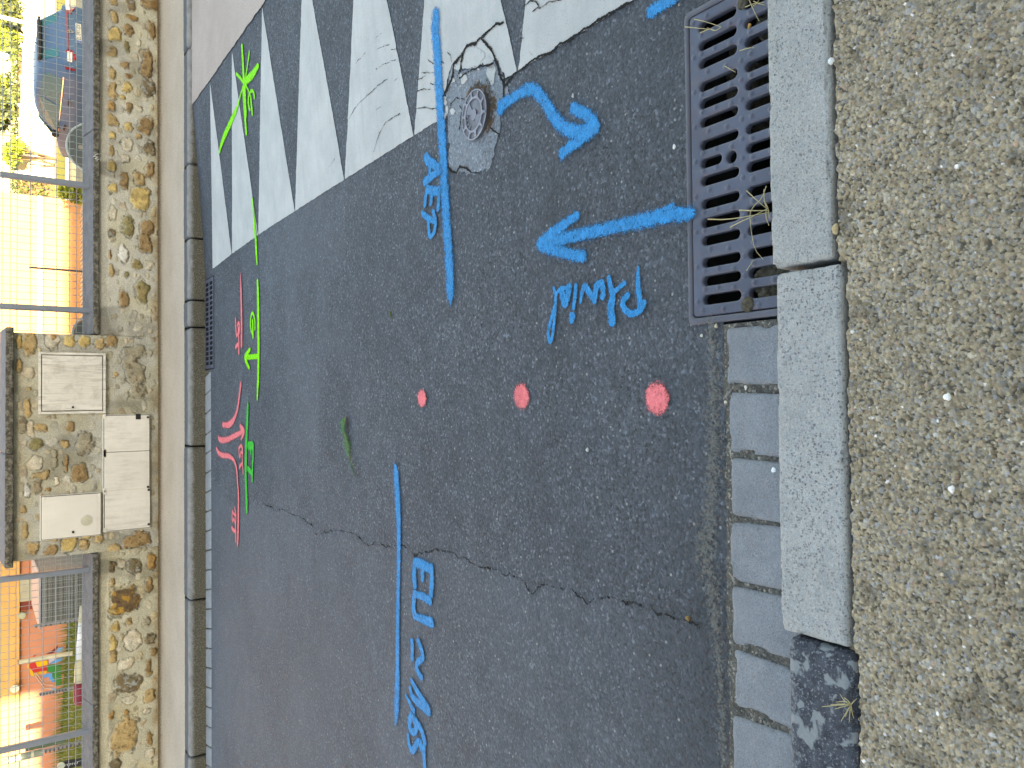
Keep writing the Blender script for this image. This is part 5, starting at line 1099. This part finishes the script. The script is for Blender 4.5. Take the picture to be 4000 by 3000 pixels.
m = MB(); m.disc((xm, 13.6, float(a[2])+.006), .037, 'z', .02, 12); m.build('cap', plain('pole_cap', (.30, .22, .13)), t)
a = WY(*Z(0, 2700, S2, [(150, 1480)])[0], 13.8); b = WY(*Z(0, 2700, S2, [(930, 1310)])[0], 13.8)
t = thing('pipe', 'grey green pipe with pale bands standing against the salmon house', 'pipe', (float(b[0]), 13.8, float(b[2])))
m = MB(); xm = float(b[0]); m.tube([(xm, 13.8, b[2]), (xm, 13.8, a[2])], .05, 14); m.build('tube', plain('pipe_green', (.16, .20, .17), .5), t)
m = MB(); m.tube([(xm+.085, 13.82, b[2]-.3), (xm+.085, 13.82, b[2]+(a[2]-b[2])*.5)], .03, 10); m.build('thin_tube', plain('pipe_green_dark', (.06, .10, .07), .5), t)
m = MB()
for f in (.30, .66): z = float(b[2]+(a[2]-b[2])*f); m.disc((xm, 13.8, z), .056, 'z', .035, 16)
m.build('bands', plain('pipe_band', (.42, .42, .33), .5), t)
# grey louvred box
a = WY(157, 2251, 12.0); b = WY(325, 2427, 12.0); yb_ = float(G(127, 2330, a[2])[1])
t = thing('louvred_box', 'big grey louvred box with sloping top before the salmon house', 'unit', (float(a[0]+b[0])/2, 12.3, 0))
MAT_BOX = plain('box_grey', (.145, .155, .16), .5, .3, .1, 6)
m = MB(); m.box(b[0], a[0], 12.02, yb_, -.2, a[2]-.012, .01); m.build('body', MAT_BOX, t)
m = MB(); nn = 30
for k in range(nn): z = -.1+(a[2]+.04)*(k+.5)/nn; m.box(b[0]+.02, a[0]-.02, 12.002, 12.0195, z-.008, z+.005, .002)
m.build('louvres', plain('louvre_grey', (.11, .118, .115), .55), t)
m = MB(); m.box(b[0]-.02, a[0]+.02, 11.99, yb_+.02, a[2]-.011, a[2]+.012, .005)
for k in range(7): x = b[0]+(a[0]-b[0])*(k+.5)/7; m.add([(x-.005, 12.25, a[2]+.013), (x+.005, 12.25, a[2]+.013), (x+.055, 12.5, a[2]+.013), (x+.045, 12.5, a[2]+.013)], [(0, 1, 2, 3)])
m.build('top', plain('box_top', (.27, .275, .32), .5), t)

# ================================================================== left yard
fs = thing('house', 'long salmon house lit on its upper part behind the left fence', 'house', (2, 26, -1))
m = MB(); x1_ = float(WY(300, 785, 26)[0]); m.box(-9, x1_, 26, 34, -1.2, 4.0); m.build('wall', wallpaint('salmon_render_far', (.50, .255, .115)), fs)
m = MB(); m.box(-9, x1_+.01, 25.985, 25.999, -.02, .10); m.build('ledge', wallpaint('pale_ledge', (.55, .42, .28)), fs)
m = MB(); m.add([(-9.4, 25.5, 4.0), (x1_+.4, 25.5, 4.0), (x1_+.4, 34.5, 4.0), (-9.4, 34.5, 4.0), (-9.4, 30, 5.8), (x1_+.4, 30, 5.8)], [(0, 1, 5, 4), (2, 3, 4, 5), (1, 2, 5), (3, 0, 4), (3, 2, 1, 0)]); m.build('roof', plain('roof_tile_far', (.28, .12, .07), .9), fs)
dk = thing('timber_edging', 'pale ribbed timber edging along the foot of the salmon house', 'edging', (2.5, 25.4, -1.05))
m = MB(); m.box(-2, x1_-.2, 25.0, 25.9, -1.06, -.99)
for k in range(60): x = -2+(x1_+1.7)*k/60; m.box(x+.03, x+.10, 24.96, 25.88, -.989, -.965)
m.build('slats', plain('pale_timber', (.36, .30, .21), .8), dk)
tree_rng = np.random.default_rng(5)
def crown(name, c, rad, n, size, mat, cols, parent=None, clumps=14):
    r_ = tree_rng; k = r_.normal(0, 1, (clumps, 3)); k /= np.linalg.norm(k, axis=1, keepdims=True); k *= r_.uniform(.35, .85, (clumps, 1))
    i = r_.integers(0, clumps, n); p = k[i]+r_.normal(0, .20, (n, 3)); p = np.array(c)+p*np.array(rad)
    u = r_.normal(0, 1, (n, 3)); u /= np.linalg.norm(u, axis=1, keepdims=True); w = np.cross(u, r_.normal(0, 1, (n, 3))); w /= np.linalg.norm(w, axis=1, keepdims=True)
    s_ = size*r_.uniform(.6, 1.3, (n, 1))
    V = np.stack([p-u*s_, p+w*s_*.45, p+u*s_, p-w*s_*.45], 1).reshape(-1, 3)
    cc = np.array(cols)[r_.integers(0, len(cols), n)]*r_.uniform(.7, 1.25, (n, 1))
    return np_mesh(name, V, np.arange(4*n).reshape(-1, 4), mat, parent, col=np.repeat(cc, 4, 0))
MAT_LEAF = vcol('leaf', .55, .3, 8, 0, .1)
MAT_BARK = plain('bark', (.13, .085, .05), .9, .1, .3, 12)
def tree(lab, v, y, ub, uc, rad, cols, n=2500, size=.16, trunk=True):
    b = WY(ub, v, y); c = WY(uc, v, y); t = thing('tree', lab, 'tree', (float(b[0]), y, float(b[2])))
    m = MB(); m.tube([(b[0], y, min(-1.06, b[2])), (b[0]+.04, y, (b[2]+c[2])/2), (c[0], y, c[2])], [.22, .17, .10], 8)
    for k in range(5): a_ = k*1.3; m.tube([(c[0], y, c[2]-.35), (c[0]+math.cos(a_)*rad[0]*.6, y+math.sin(a_)*rad[1]*.6, c[2]+rad[2]*.3)], [.07, .02], 5)
    m.build('trunk', MAT_BARK, t); crown('crown', c, rad, n, size, MAT_LEAF, cols, t)
dkg = [(.05, .07, .025), (.08, .10, .03), (.12, .13, .04)]; ylg = [(.17, .23, .03), (.24, .28, .04), (.12, .17, .03)]
tree('dark leafy tree with bare trunk standing beyond the concrete fence', 421, 44, 74, 8, (1.15, 1.1, .55), dkg)
def bush(lab, v, u, y, rad, cols, n=1500, size=.13):
    c = WY(u, v, y); t = thing('bush', lab, 'bush', (float(c[0]), y, float(c[2])))
    m = MB()
    for k in range(6): a_ = k*1.05; m.tube([(c[0], y, -1.06), (c[0]+math.cos(a_)*rad[0]*.5, y+math.sin(a_)*rad[1]*.5, c[2])], [.04, .012], 5)
    m.build('stems', MAT_BARK, t); crown('foliage', c, rad, n, size, MAT_LEAF, cols, t)
bush('yellow green bush highest at the picture corner above the parked car', 20, 8, 46, (1.6, 1, .55), ylg); bush('dark bush beside the picture corner, left of a bright pole', 55, 40, 41, (.75, .8, .5), dkg)
bush('yellow green bush between two bright posts above the parked car', 130, 12, 46, (1.3, 1, .7), ylg); bush('mottled bush right above the car tail', 195, 58, 39, (.6, .6, .35), dkg+ylg, 900)
bush('small yellow green bush before the end of the concrete fence', 596, 52, 35, (.55, .5, .35), ylg, 900); bush('bright round bush beyond the tree trunk', 335, 2, 50, (1.0, 1, .5), ylg, 900)
bush('small sunlit bush at the corner of the long salmon house', 760, 284, 24.6, (.33, .3, .42), ylg, 1200, .06)
hg = thing('hedge', 'low clipped green hedge running behind the concrete fence', 'hedge', (12, 37.2, -1))
c0 = WY(78, 420, 37.2); m = MB(); m.box(8.6, 14.5, 37.1, 37.5, -1.06, c0[2]+.05); m.build('stems', MAT_BARK, hg)
nh = 5000; hp = np.stack([tree_rng.uniform(8.5, 14.6, nh), tree_rng.uniform(36.9, 37.7, nh), tree_rng.uniform(-.9, c0[2]+.28, nh)], 1)
u_ = tree_rng.normal(0, 1, (nh, 3)); w_ = tree_rng.normal(0, 1, (nh, 3)); u_ /= np.linalg.norm(u_, axis=1, keepdims=True); w_ /= np.linalg.norm(w_, axis=1, keepdims=True)
np_mesh('foliage', np.stack([hp-u_*.09, hp+w_*.05, hp+u_*.09, hp-w_*.05], 1).reshape(-1, 3), np.arange(4*nh).reshape(-1, 4), MAT_LEAF, hg, col=np.repeat(np.array(dkg+ylg[2:])[tree_rng.integers(0, 4, nh)], 4, 0))
cf = thing('concrete_fence', 'sunlit beige panel fence with white posts across the yard', 'fence', (12, 36, -1.06))
MAT_PAN = wallpaint('beige_panel', (.50, .42, .28)); MAT_WPOST = plain('white_post', (.75, .73, .68), .7)
vs_ = [-70, 55, 175, 300, 410, 465, 540, 600, 670]
pxz = []
for v in vs_:
    ut = 88-.045*v; p = WY(max(ut, 56), v, 36); pxz.append((float(p[0]), float(p[2])))
for i in range(len(pxz)-1):
    (xa_, za_), (xb_, zb2) = pxz[i], pxz[i+1]; m = MB(); zt_ = min(za_, zb2)-.06
    for k in range(3): m.box(xb_+.06, xa_-.06, 36.0, 36.05, -1.06+(zt_+1.06)*k/3+.006, -1.06+(zt_+1.06)*(k+1)/3, .008)
    m.build('panel', MAT_PAN, cf)
for x, z in pxz: m = MB(); m.box(x-.058, x+.058, 35.95, 36.1, -1.06, z, .01); m.build('post', MAT_WPOST, cf)
for lab, v, u0, u1, y in (('tall bright pole nearest the picture corner', 88, -60, 95, 40), ('tall bright pole above the tail of the parked car', 228, -60, 88, 40)):
    p = WY(u1, v, y); t = thing('pole', lab, 'pole', (float(p[0]), y, -1.06)); m = MB(); m.tube([(p[0], y, -1.06), (p[0], y, 4.5)], .085, 10); m.build('shaft', MAT_WPOST, t); m = MB(); m.box(p[0]-.16, p[0]+.16, y-.16, y+.16, -1.06, -.98, .01); m.build('base', MAT_PAN, t)
gv = thing('garden_wall', 'pale sunlit garden wall beyond the hedge and the tree', 'wall', (14, 52, -1)); m = MB(); m.box(4, 30, 52, 52.4, -1.06, .95); m.build('wall', wallpaint('garden_render', (.42, .36, .24)), gv); m = MB(); m.box(3.95, 30.05, 51.95, 52.45, .951, 1.03, .01); m.build('coping', wallpaint('garden_coping', (.5, .46, .36)), gv)
for k, (xa_, xb_, y0, y1, c) in enumerate(((6.2, 30, 30.2, 31.4, (.62, .60, .55)),)): flat('path', xa_, xb_, y0, y1, -1.052, plain('path_pale', c, .9))
gm2 = N('sunny_grass', .9, .1); gm2.color(gm2.mix(gm2.noise(3, 5), (.13, .15, .03), (.22, .20, .05))); flat('lawn', 6.2, 30, 31.6, 34.5, -1.05, gm2.m)

# parked car
car = thing('parked_car', 'blue grey hatchback seen from behind beyond the left wall and fence', 'car', (0, 0, 0))
p = WY(300, 258, 19.7); fdir = math.radians(90+17)
car.location = (float(p[0]), 19.7, -1.06); car.rotation_euler = (0, 0, fdir)
# local frame: x forward, y left, rear left corner at the origin, width 1.75
CW = .875
cpn = N('car_paint', .5, .12); cpn.color((.06, .115, .20)); cpn.b.inputs['Coat Weight'].default_value = .06; cpn.b.inputs['Coat Roughness'].default_value = .1; MAT_CAR = cpn.m
MAT_GLASS = plain('car_glass', (.03, .13, .16), .2, .12, .1); MAT_RUBBER = plain('car_rubber', (.018, .018, .02), .7); MAT_TAIL = plain('tail_red', (.25, .012, .02), .2, .5); MAT_CHROME = plain('chrome', (.6, .6, .62), .15, .5, .05, 9, 0, 60, .9); MAT_TAILW = plain('tail_clear', (.72, .62, .60), .15, .5)
ST = [(-.02, .66, .42, .98, .62, .98), (.05, .80, .30, 1.02, .70, 1.02), (.14, .86, .24, 1.00, .66, 1.10), (.48, .875, .22, .98, .60, 1.44), (.9, .875, .20, .96, .60, 1.485), (1.6, .875, .20, .95, .60, 1.50), (2.2, .875, .20, .94, .59, 1.46), (2.6, .875, .20, .93, .58, 1.34), (3.15, .875, .20, .92, .62, .985), (3.5, .86, .21, .86, .60, .90), (3.9, .80, .24, .76, .55, .80), (4.12, .62, .34, .62, .45, .64)]
def ring_(s_):
    x, w, zl, zbt, wr_, zr = s_
    L = [(w*.90, zl), (w*.985, zl+.16), (w, (zl+zbt)/2+.05), (w*.975, zbt-.03), (w*.94, zbt), (wr_*1.04, zr-.05), (wr_*.93, zr-.008), (wr_*.5, zr+.022)]
    if zr-zbt < .06: L[5] = (w*.80, zbt+.02); L[6] = (w*.6, max(zr, zbt+.03)); L[7] = (w*.3, max(zr, zbt+.03)+.012)
    return [(x, CW_+CWO, z) for CW_, z in [(a, b) for a, b in L]+[(-a, b) for a, b in reversed(L)]]
CWO = -CW
m = MB(); R_ = [ring_(s_) for s_ in ST]; k = len(R_[0]); V = [v for q in R_ for v in q]; F = [(i*k+j, i*k+(j+1) % k, (i+1)*k+(j+1) % k, (i+1)*k+j) for i in range(len(R_)-1) for j in range(k)]+[tuple(range(k)), tuple((len(R_)-1)*k+j for j in range(k))]
m.add(V, F); body = m.build('body', MAT_CAR, car, True, True)
def side_pt(x, t, sgn, out):                             # t 0 at the belt, 1 at the roof edge
    xs_ = [s_[0] for s_ in ST]; w = np.interp(x, xs_, [s_[1]*.94 for s_ in ST]); zb3 = np.interp(x, xs_, [s_[3] for s_ in ST]); wr_ = np.interp(x, xs_, [s_[4]*1.04 for s_ in ST]); zr = np.interp(x, xs_, [s_[5]-.05 for s_ in ST])
    return (x, CWO+sgn*(w+(wr_-w)*t+out), zb3+(zr-zb3)*t)
def side_panel(poly, out, th, mat, name, sgns=(1, -1)):
    for sg in sgns:
        m = MB(); a = [side_pt(x, t, sg, out) for x, t in poly]; b = [side_pt(x, t, sg, out-th) for x, t in poly]; n = len(poly)
        m.add(a+b, [tuple(range(n)), tuple(range(2*n-1, n-1, -1))]+[(i, (i+1) % n, n+(i+1) % n, n+i) for i in range(n)]); m.build(name, mat, car, False, True)
side_panel([(.62, .10), (1.62, .06), (1.55, .90), (.85, .90), (.66, .70)], .012, .03, MAT_GLASS, 'side_window')
side_panel([(1.70, .06), (2.78, .05), (2.55, .80), (2.30, .92), (1.63, .92)], .012, .03, MAT_GLASS, 'side_window')
side_panel([(.55, .0), (2.95, -.02), (2.95, .04), (.55, .06)], .016, .03, MAT_CHROME, 'window_trim')
def quad_panel(name, mat, P, th=.02, parent=None):
    a = [Vector(p) for p in P]; nrm = (a[1]-a[0]).cross(a[2]-a[0]).normalized(); n = len(a); m = MB()
    m.add([tuple(v+nrm*th/2) for v in a]+[tuple(v-nrm*th/2) for v in a], [tuple(range(n)), tuple(range(2*n-1, n-1, -1))]+[(i, (i+1) % n, n+(i+1) % n, n+i) for i in range(n)]); return m.build(name, mat, parent or car, False, True)
yc = lambda q: CWO+q
quad_panel('rear_window', MAT_GLASS, [(.135, yc(-.60), 1.10), (.135, yc(.60), 1.10), (.44, yc(.53), 1.405), (.44, yc(-.53), 1.405)])
quad_panel('spoiler', MAT_RUBBER, [(.34, yc(-.55), 1.455), (.34, yc(.55), 1.455), (.52, yc(.55), 1.475), (.52, yc(-.55), 1.475)], .05)
quad_panel('windscreen', MAT_GLASS, [(2.62, yc(-.55), 1.355), (2.62, yc(.55), 1.355), (3.10, yc(.66), 1.025), (3.10, yc(-.66), 1.025)], .03)
for sg in (1, -1):
    o = quad_panel('tail_light', MAT_TAIL, [(-.02, yc(sg*.52), .98), (.20, yc(sg*.862), .99), (.20, yc(sg*.872), .80), (-.03, yc(sg*.66), .78), (-.04, yc(sg*.50), .86)], .045)
    quad_panel('lens', MAT_TAILW, [(-.035, yc(sg*.56), .955), (.04, yc(sg*.77), .955), (.035, yc(sg*.78), .86), (-.045, yc(sg*.58), .86)], .05, o)
quad_panel('light_strip', MAT_TAIL, [(-.032, yc(-.50), .955), (-.032, yc(.50), .955), (-.038, yc(.50), .925), (-.038, yc(-.50), .925)], .03)
m = MB(); m.box(-.09, .16, yc(-.80), yc(.80), .30, .62, .06); m.build('bumper', plain('bumper_grey', (.12, .13, .16), .5), car, False, True)
m = MB(); m.box(-.055, -.03, yc(-.26), yc(.26), .66, .775, .004); pt_ = m.build('number_plate', plain('plate_white', (.55, .55, .50), .4), car, False, True)
m = MB(); m.box(-.058, -.0545, yc(.21), yc(.258), .664, .771); m.build('euro_band', plain('plate_blue', (.02, .10, .45), .4), pt_, False, True)
rm = Matrix(((0, 0, -1, -.0555), (-1, 0, 0, yc(-.02)), (0, 1, 0, .682), (0, 0, 0, 1)))
text_obj('plate_text', 'EL-091-GS', .098, plain('plate_ink', (.015, .015, .02)), pt_, rm, .0012)
m = MB(); pd = [(0, .075), (.05, 0), (0, -.075), (-.05, 0)]; pi_ = [(0, .035), (.02, 0), (0, -.035), (-.02, 0)]
for i in range(4):
    j = (i+1) % 4; q4 = [pd[i], pd[j], pi_[j], pi_[i]]
    m.prism([(yc(a), .875+b) for a, b in q4], 'x', -.055, -.025)
m.build('emblem', MAT_CHROME, car, False, True)
for x in (.72, 3.32):
    for sg in (1, -1):
        wy = yc(sg*.80); m = MB(); pr = [(0, .0), (.20, 0), (.31, .03), (.325, .06), (.325, .14), (.31, .17), (.20, .19)]
        ww = MB(); n = 28
        for i in range(n):
            a0, a1 = 2*math.pi*i/n, 2*math.pi*(i+1)/n; base_ = len(ww.V)
            ww.add([(x+r_*math.cos(a), wy+sg*(d-.14), .325+r_*math.sin(a)) for a in (a0, a1) for r_, d in pr[1:]], [(q, q+1, q+1+6, q+6) for q in range(5)])
        wh = thing('tmp', None, None) if False else None
        ty = ww.build('wheel', MAT_RUBBER, car, True, True)
        rr_ = MB(); rr_.disc((x, wy+sg*.03, .325), .20, 'y', .02, 24, .20)
        for i in range(5):
            a = i*2*math.pi/5; rr_.prism([(x+.05*math.cos(a+.9), .325+.05*math.sin(a+.9)), (x+.19*math.cos(a+.16), .325+.19*math.sin(a+.16)), (x+.19*math.cos(a-.16), .325+.19*math.sin(a-.16)), (x+.05*math.cos(a-.9), .325+.05*math.sin(a-.9))], 'y', wy+sg*.042, wy+sg*.056)
        rr_.build('rim', plain('alloy', (.32, .33, .35), .35), ty, False, True)
for sg in (1, -1):
    m = MB(); y0_ = yc(sg*.90); y1_ = yc(sg*1.08); m.box(2.52, 2.66, min(y0_, y1_), max(y0_, y1_), .93, 1.09, .04); m.box(2.56, 2.62, min(yc(sg*.80), y0_), max(yc(sg*.80), y0_), .95, .99, .008); m.build('mirror', MAT_RUBBER, car, False, True)
    side_panel([(1.28, -.32), (1.48, -.32), (1.48, -.24), (1.28, -.24)], .03, .03, MAT_RUBBER, 'door_handle', (sg,)); side_panel([(2.32, -.32), (2.52, -.32), (2.52, -.24), (2.32, -.24)], .03, .03, MAT_RUBBER, 'door_handle', (sg,))
m = MB(); m.tube([(.62, yc(0), 1.49), (.55, yc(0), 1.60)], .010, 6); m.build('antenna', MAT_RUBBER, car, False, True)

# ================================================================== litter, tufts and loose stones
tw = thing('conifer_twig', 'green conifer twig with feathery needles lying on the asphalt', 'twig', tuple(float(q) for q in G(1360, 1700)))
pts = [G(*p) for p in Z(1000, 1500, S1, [(793, 278), (787, 340), (785, 400), (795, 470), (808, 540), (822, 610), (838, 680), (862, 730), (890, 795)])]
pts = [Vector((p[0], p[1], .012+.006*math.sin(i))) for i, p in enumerate(pts)]
m = MB(); m.tube(pts, [.0024, .0022, .002, .0018, .0016, .0014, .0012, .001, .0008], 5); m.build('stem', plain('twig_stem', (.28, .14, .06), .8), tw)
m = MB(); rt = random.Random(3)
for i in range(300):
    t = rt.random()**1.25*(len(pts)-1.001); k = int(t); p = pts[k].lerp(pts[k+1], t-k); d = (pts[k+1]-pts[k]).normalized(); s_ = rt.choice((-1, 1))
    wt = math.sin(min(1, max(.03, (1-t/(len(pts)-1))*1.35))*math.pi*.62)
    if 4.6 < t < 6: wt *= .45
    ln = (.016+.024*wt)*rt.uniform(.7, 1.15); side = Vector((-d.y, d.x, 0))*s_; q_ = p+d*ln*.75+side*ln*.78*wt+Vector((0, 0, rt.uniform(-.006, .014))); n_ = Vector((0, 0, 1)).cross(q_-p).normalized()*.0015
    m.add([tuple(p-n_), tuple(p+n_), tuple(q_+n_*.4), tuple(q_-n_*.4)], [(0, 1, 2, 3)])
m.build('needles', plain('needle_green', (.05, .21, .05), .6, .3, .55, 60), tw)
m = MB(); p = G(1530, 1230); m.tube([p+np.array([-.012, .0, .004]), p+np.array([.006, .002, .006]), p+np.array([.02, 0, .004])], [.002, .005, .001], 5); tag(m.build('leaf_scrap', plain('leaf_scrap', (.10, .12, .03))), 'tiny green and yellow leaf scrap alone on the asphalt', 'leaf')
MAT_STRAW = plain('dry_straw', (.42, .36, .20), .7, .2, .2, 40)
def straw(name, lab, lines, z0, zmax, r=.0013):
    m = MB()
    for ln in lines:
        P = []
        n = len(ln)
        for i, (u, v) in enumerate(ln): z = z0+zmax*math.sin(math.pi*(.15+.8*i/max(1, n-1))); P.append(G(u, v, z))
        m.tube([tuple(p) for p in smooth_line(np.array(P), 1)], [r*(1-.55*i/(2*len(P))) for i in range(len(smooth_line(np.array(P), 1)))], 4)
    return tag(m.build(name, MAT_STRAW), lab, 'dry grass', 'dry grass tufts')
A2 = lambda pts: Z(2600, 0, S1, pts); B2 = lambda pts: Z(2600, 700, S1, pts); C2 = lambda pts: Z(2700, 2250, S1, pts)
straw('straw_tuft', 'dry straw wisps over the first slots of the drain grate', [A2([(245, 165), (340, 185), (480, 232)]), A2([(170, 232), (300, 245), (420, 258)]), A2([(300, 282), (360, 255), (400, 250)]), A2([(480, 232), (430, 270), (360, 240)])], .003, .012)
straw('straw_tuft', 'dry straw stalks by the kerb at the picture edge over the drain', [A2([(705, -40), (740, 40), (770, 110), (808, 182)]), A2([(690, 60), (760, 30), (850, 20)]), A2([(760, 10), (800, 30), (860, 45)]), A2([(820, -30), (790, 30), (740, 60)])], .003, .012)
straw('straw_tuft', 'largest dry straw tuft hanging over the drain from the kerb joint', [B2([(365, 345), (520, 350), (720, 320), (893, 285)]), B2([(558, 415), (640, 370), (740, 328), (888, 248)]), B2([(635, 268), (760, 272), (885, 270)]), B2([(870, 60), (830, 170), (760, 230), (725, 300), (735, 400), (742, 470), (770, 610), (842, 692)]), B2([(700, 100), (780, 175), (870, 252)]), B2([(850, 90), (850, 180), (880, 280)]), B2([(870, 250), (865, 330), (893, 400)]), B2([(850, 180), (890, 260), (895, 340)])], .004, .022, .0016)
straw('straw_stalk', 'short straw stalk lying across the fourth drain slot', [A2([(510, 570), (545, 590), (605, 625)])], .003, .01)
straw('straw_stalk', 'short straw stalk on the drain near the orange cigarette end', [A2([(640, 438), (720, 412), (765, 412)])], .003, .01)
straw('straw_stalk', 'short straw stalk on the drain beside the kerb joint', [B2([(700, 790), (730, 740), (760, 700)])], .003, .01)
lines = [C2([(1382, 1112), q1, q2]) for q1, q2 in (((1330, 1090), (1285, 1020)), ((1300, 1112), (1130, 1130)), ((1310, 1105), (1205, 1112)), ((1350, 1160), (1295, 1255)), ((1390, 1180), (1405, 1230)), ((1340, 1080), (1250, 1090)), ((1360, 1150), (1330, 1215)), ((1400, 1090), (1430, 1060)), ((1370, 1180), (1365, 1260)), ((1345, 1120), (1240, 1150)), ((1360, 1080), (1320, 1050)))]
straw('straw_tuft', 'dry grass tuft rooted behind the blackened kerb stone', lines, .095, .02, .0012)
p = G(*Z(2600, 0, S1, [(725, 240)])[0], -.012); m = MB(); m.tube([tuple(p+np.array([-.009, .004, 0])), tuple(p+np.array([.009, -.003, .002]))], .0042, 8); tag(m.build('cigarette_end', plain('cigarette_paper', (.60, .33, .10))), 'orange cigarette end lying in a drain slot near the picture edge', 'cigarette end')
def pebble(lab, u, v, z, r, c, grp=None):
    p = G(u, v, z); rr_ = RNG; m = bmesh.new(); bmesh.ops.create_icosphere(m, subdivisions=2, radius=1)
    for q in m.verts: s_ = 1+.22*math.sin(q.co.x*3+u)+.15*math.sin(q.co.y*4+v); q.co = Vector((q.co.x*r*1.15*s_, q.co.y*r*.85*s_, q.co.z*r*.6*s_))
    me = bpy.data.meshes.new('pebble'); m.to_mesh(me); m.free(); me.materials.append(plain('pebble_'+lab.split()[0], c, .7, .3, .2, 200)); me.polygons.foreach_set('use_smooth', [True]*len(me.polygons))
    o = bpy.data.objects.new('pebble', me); o.location = (float(p[0]), float(p[1]), z+r*.35); link(o); tag(o, lab, 'pebble', grp)
pebble('white round pebble stuck between sett and kerb foot', 3025, 1834, .004, .0065, (.72, .74, .76)); pebble('bright white pebble lying alone on the aggregate pavement', 3703, 1549, .104, .0075, (.78, .78, .78)); pebble('white pebble on the aggregate pavement opposite the kerb stone middle', 3720, 1913, .104, .007, (.75, .75, .75))
pebble('tan pebble in the sandy strip at the drain corner', 2799, 1272, .004, .0055, (.5, .42, .3)); pebble('pale pebble on the asphalt edge beside the first sett', 2742, 1310, .004, .0045, (.6, .6, .56)); pebble('white stone chip on asphalt facing the drain middle', 2636, 572, .004, .006, (.72, .74, .74)); pebble('brown scrap on the asphalt by the end of the long crack', 2690, 2416, .004, .008, (.22, .13, .05))
pebble('white pebble wedged behind the clean kerb stone', 3250, 240, .100, .0085, (.68, .70, .70)); pebble('tan pebble lying behind the kerb joint', 3266, 896, .100, .009, (.42, .32, .18)); pebble('pale pebble on sand between two setts', 2915, 1515, .004, .005, (.62, .62, .58)); pebble('cream pebble on the asphalt edge beside the second sett', 2836, 1570, .004, .0045, (.55, .54, .45))
pebble('white stone chip on asphalt near the curved blue arrow', 2240, 373, .004, .0065, (.45, .48, .50)); pebble('white stone chip beside the largest pink dot', 2296, 1756, .004, .0065, (.50, .54, .54))

# ================================================================== the block behind the viewer that shades the street
bb = thing('apartment_block', 'tall plain apartment block behind the viewer shading the street', 'building', (0, -9, 0))
MAT_BLK = wallpaint('block_render', (.62, .60, .56))
TE = math.tan(SUN_EL); HM = -.62+31*TE
m = MB(); m.box(-4.75, 40, -14, -5, -1, HM); m.box(-8.6, -4.751, -14, -5, -1, .72+20*TE); m.box(-40, -8.601, -14, -5, -1, HM); m.build('wall', MAT_BLK, bb)
m = MB()
for x in np.arange(-38, 39, 3.2):
    for z in (1.0, 4.0):
        m.box(x, x+1.3, -5.01, -4.99, z, z+1.5, .0)
m.build('windows', MAT_GLASS, bb)
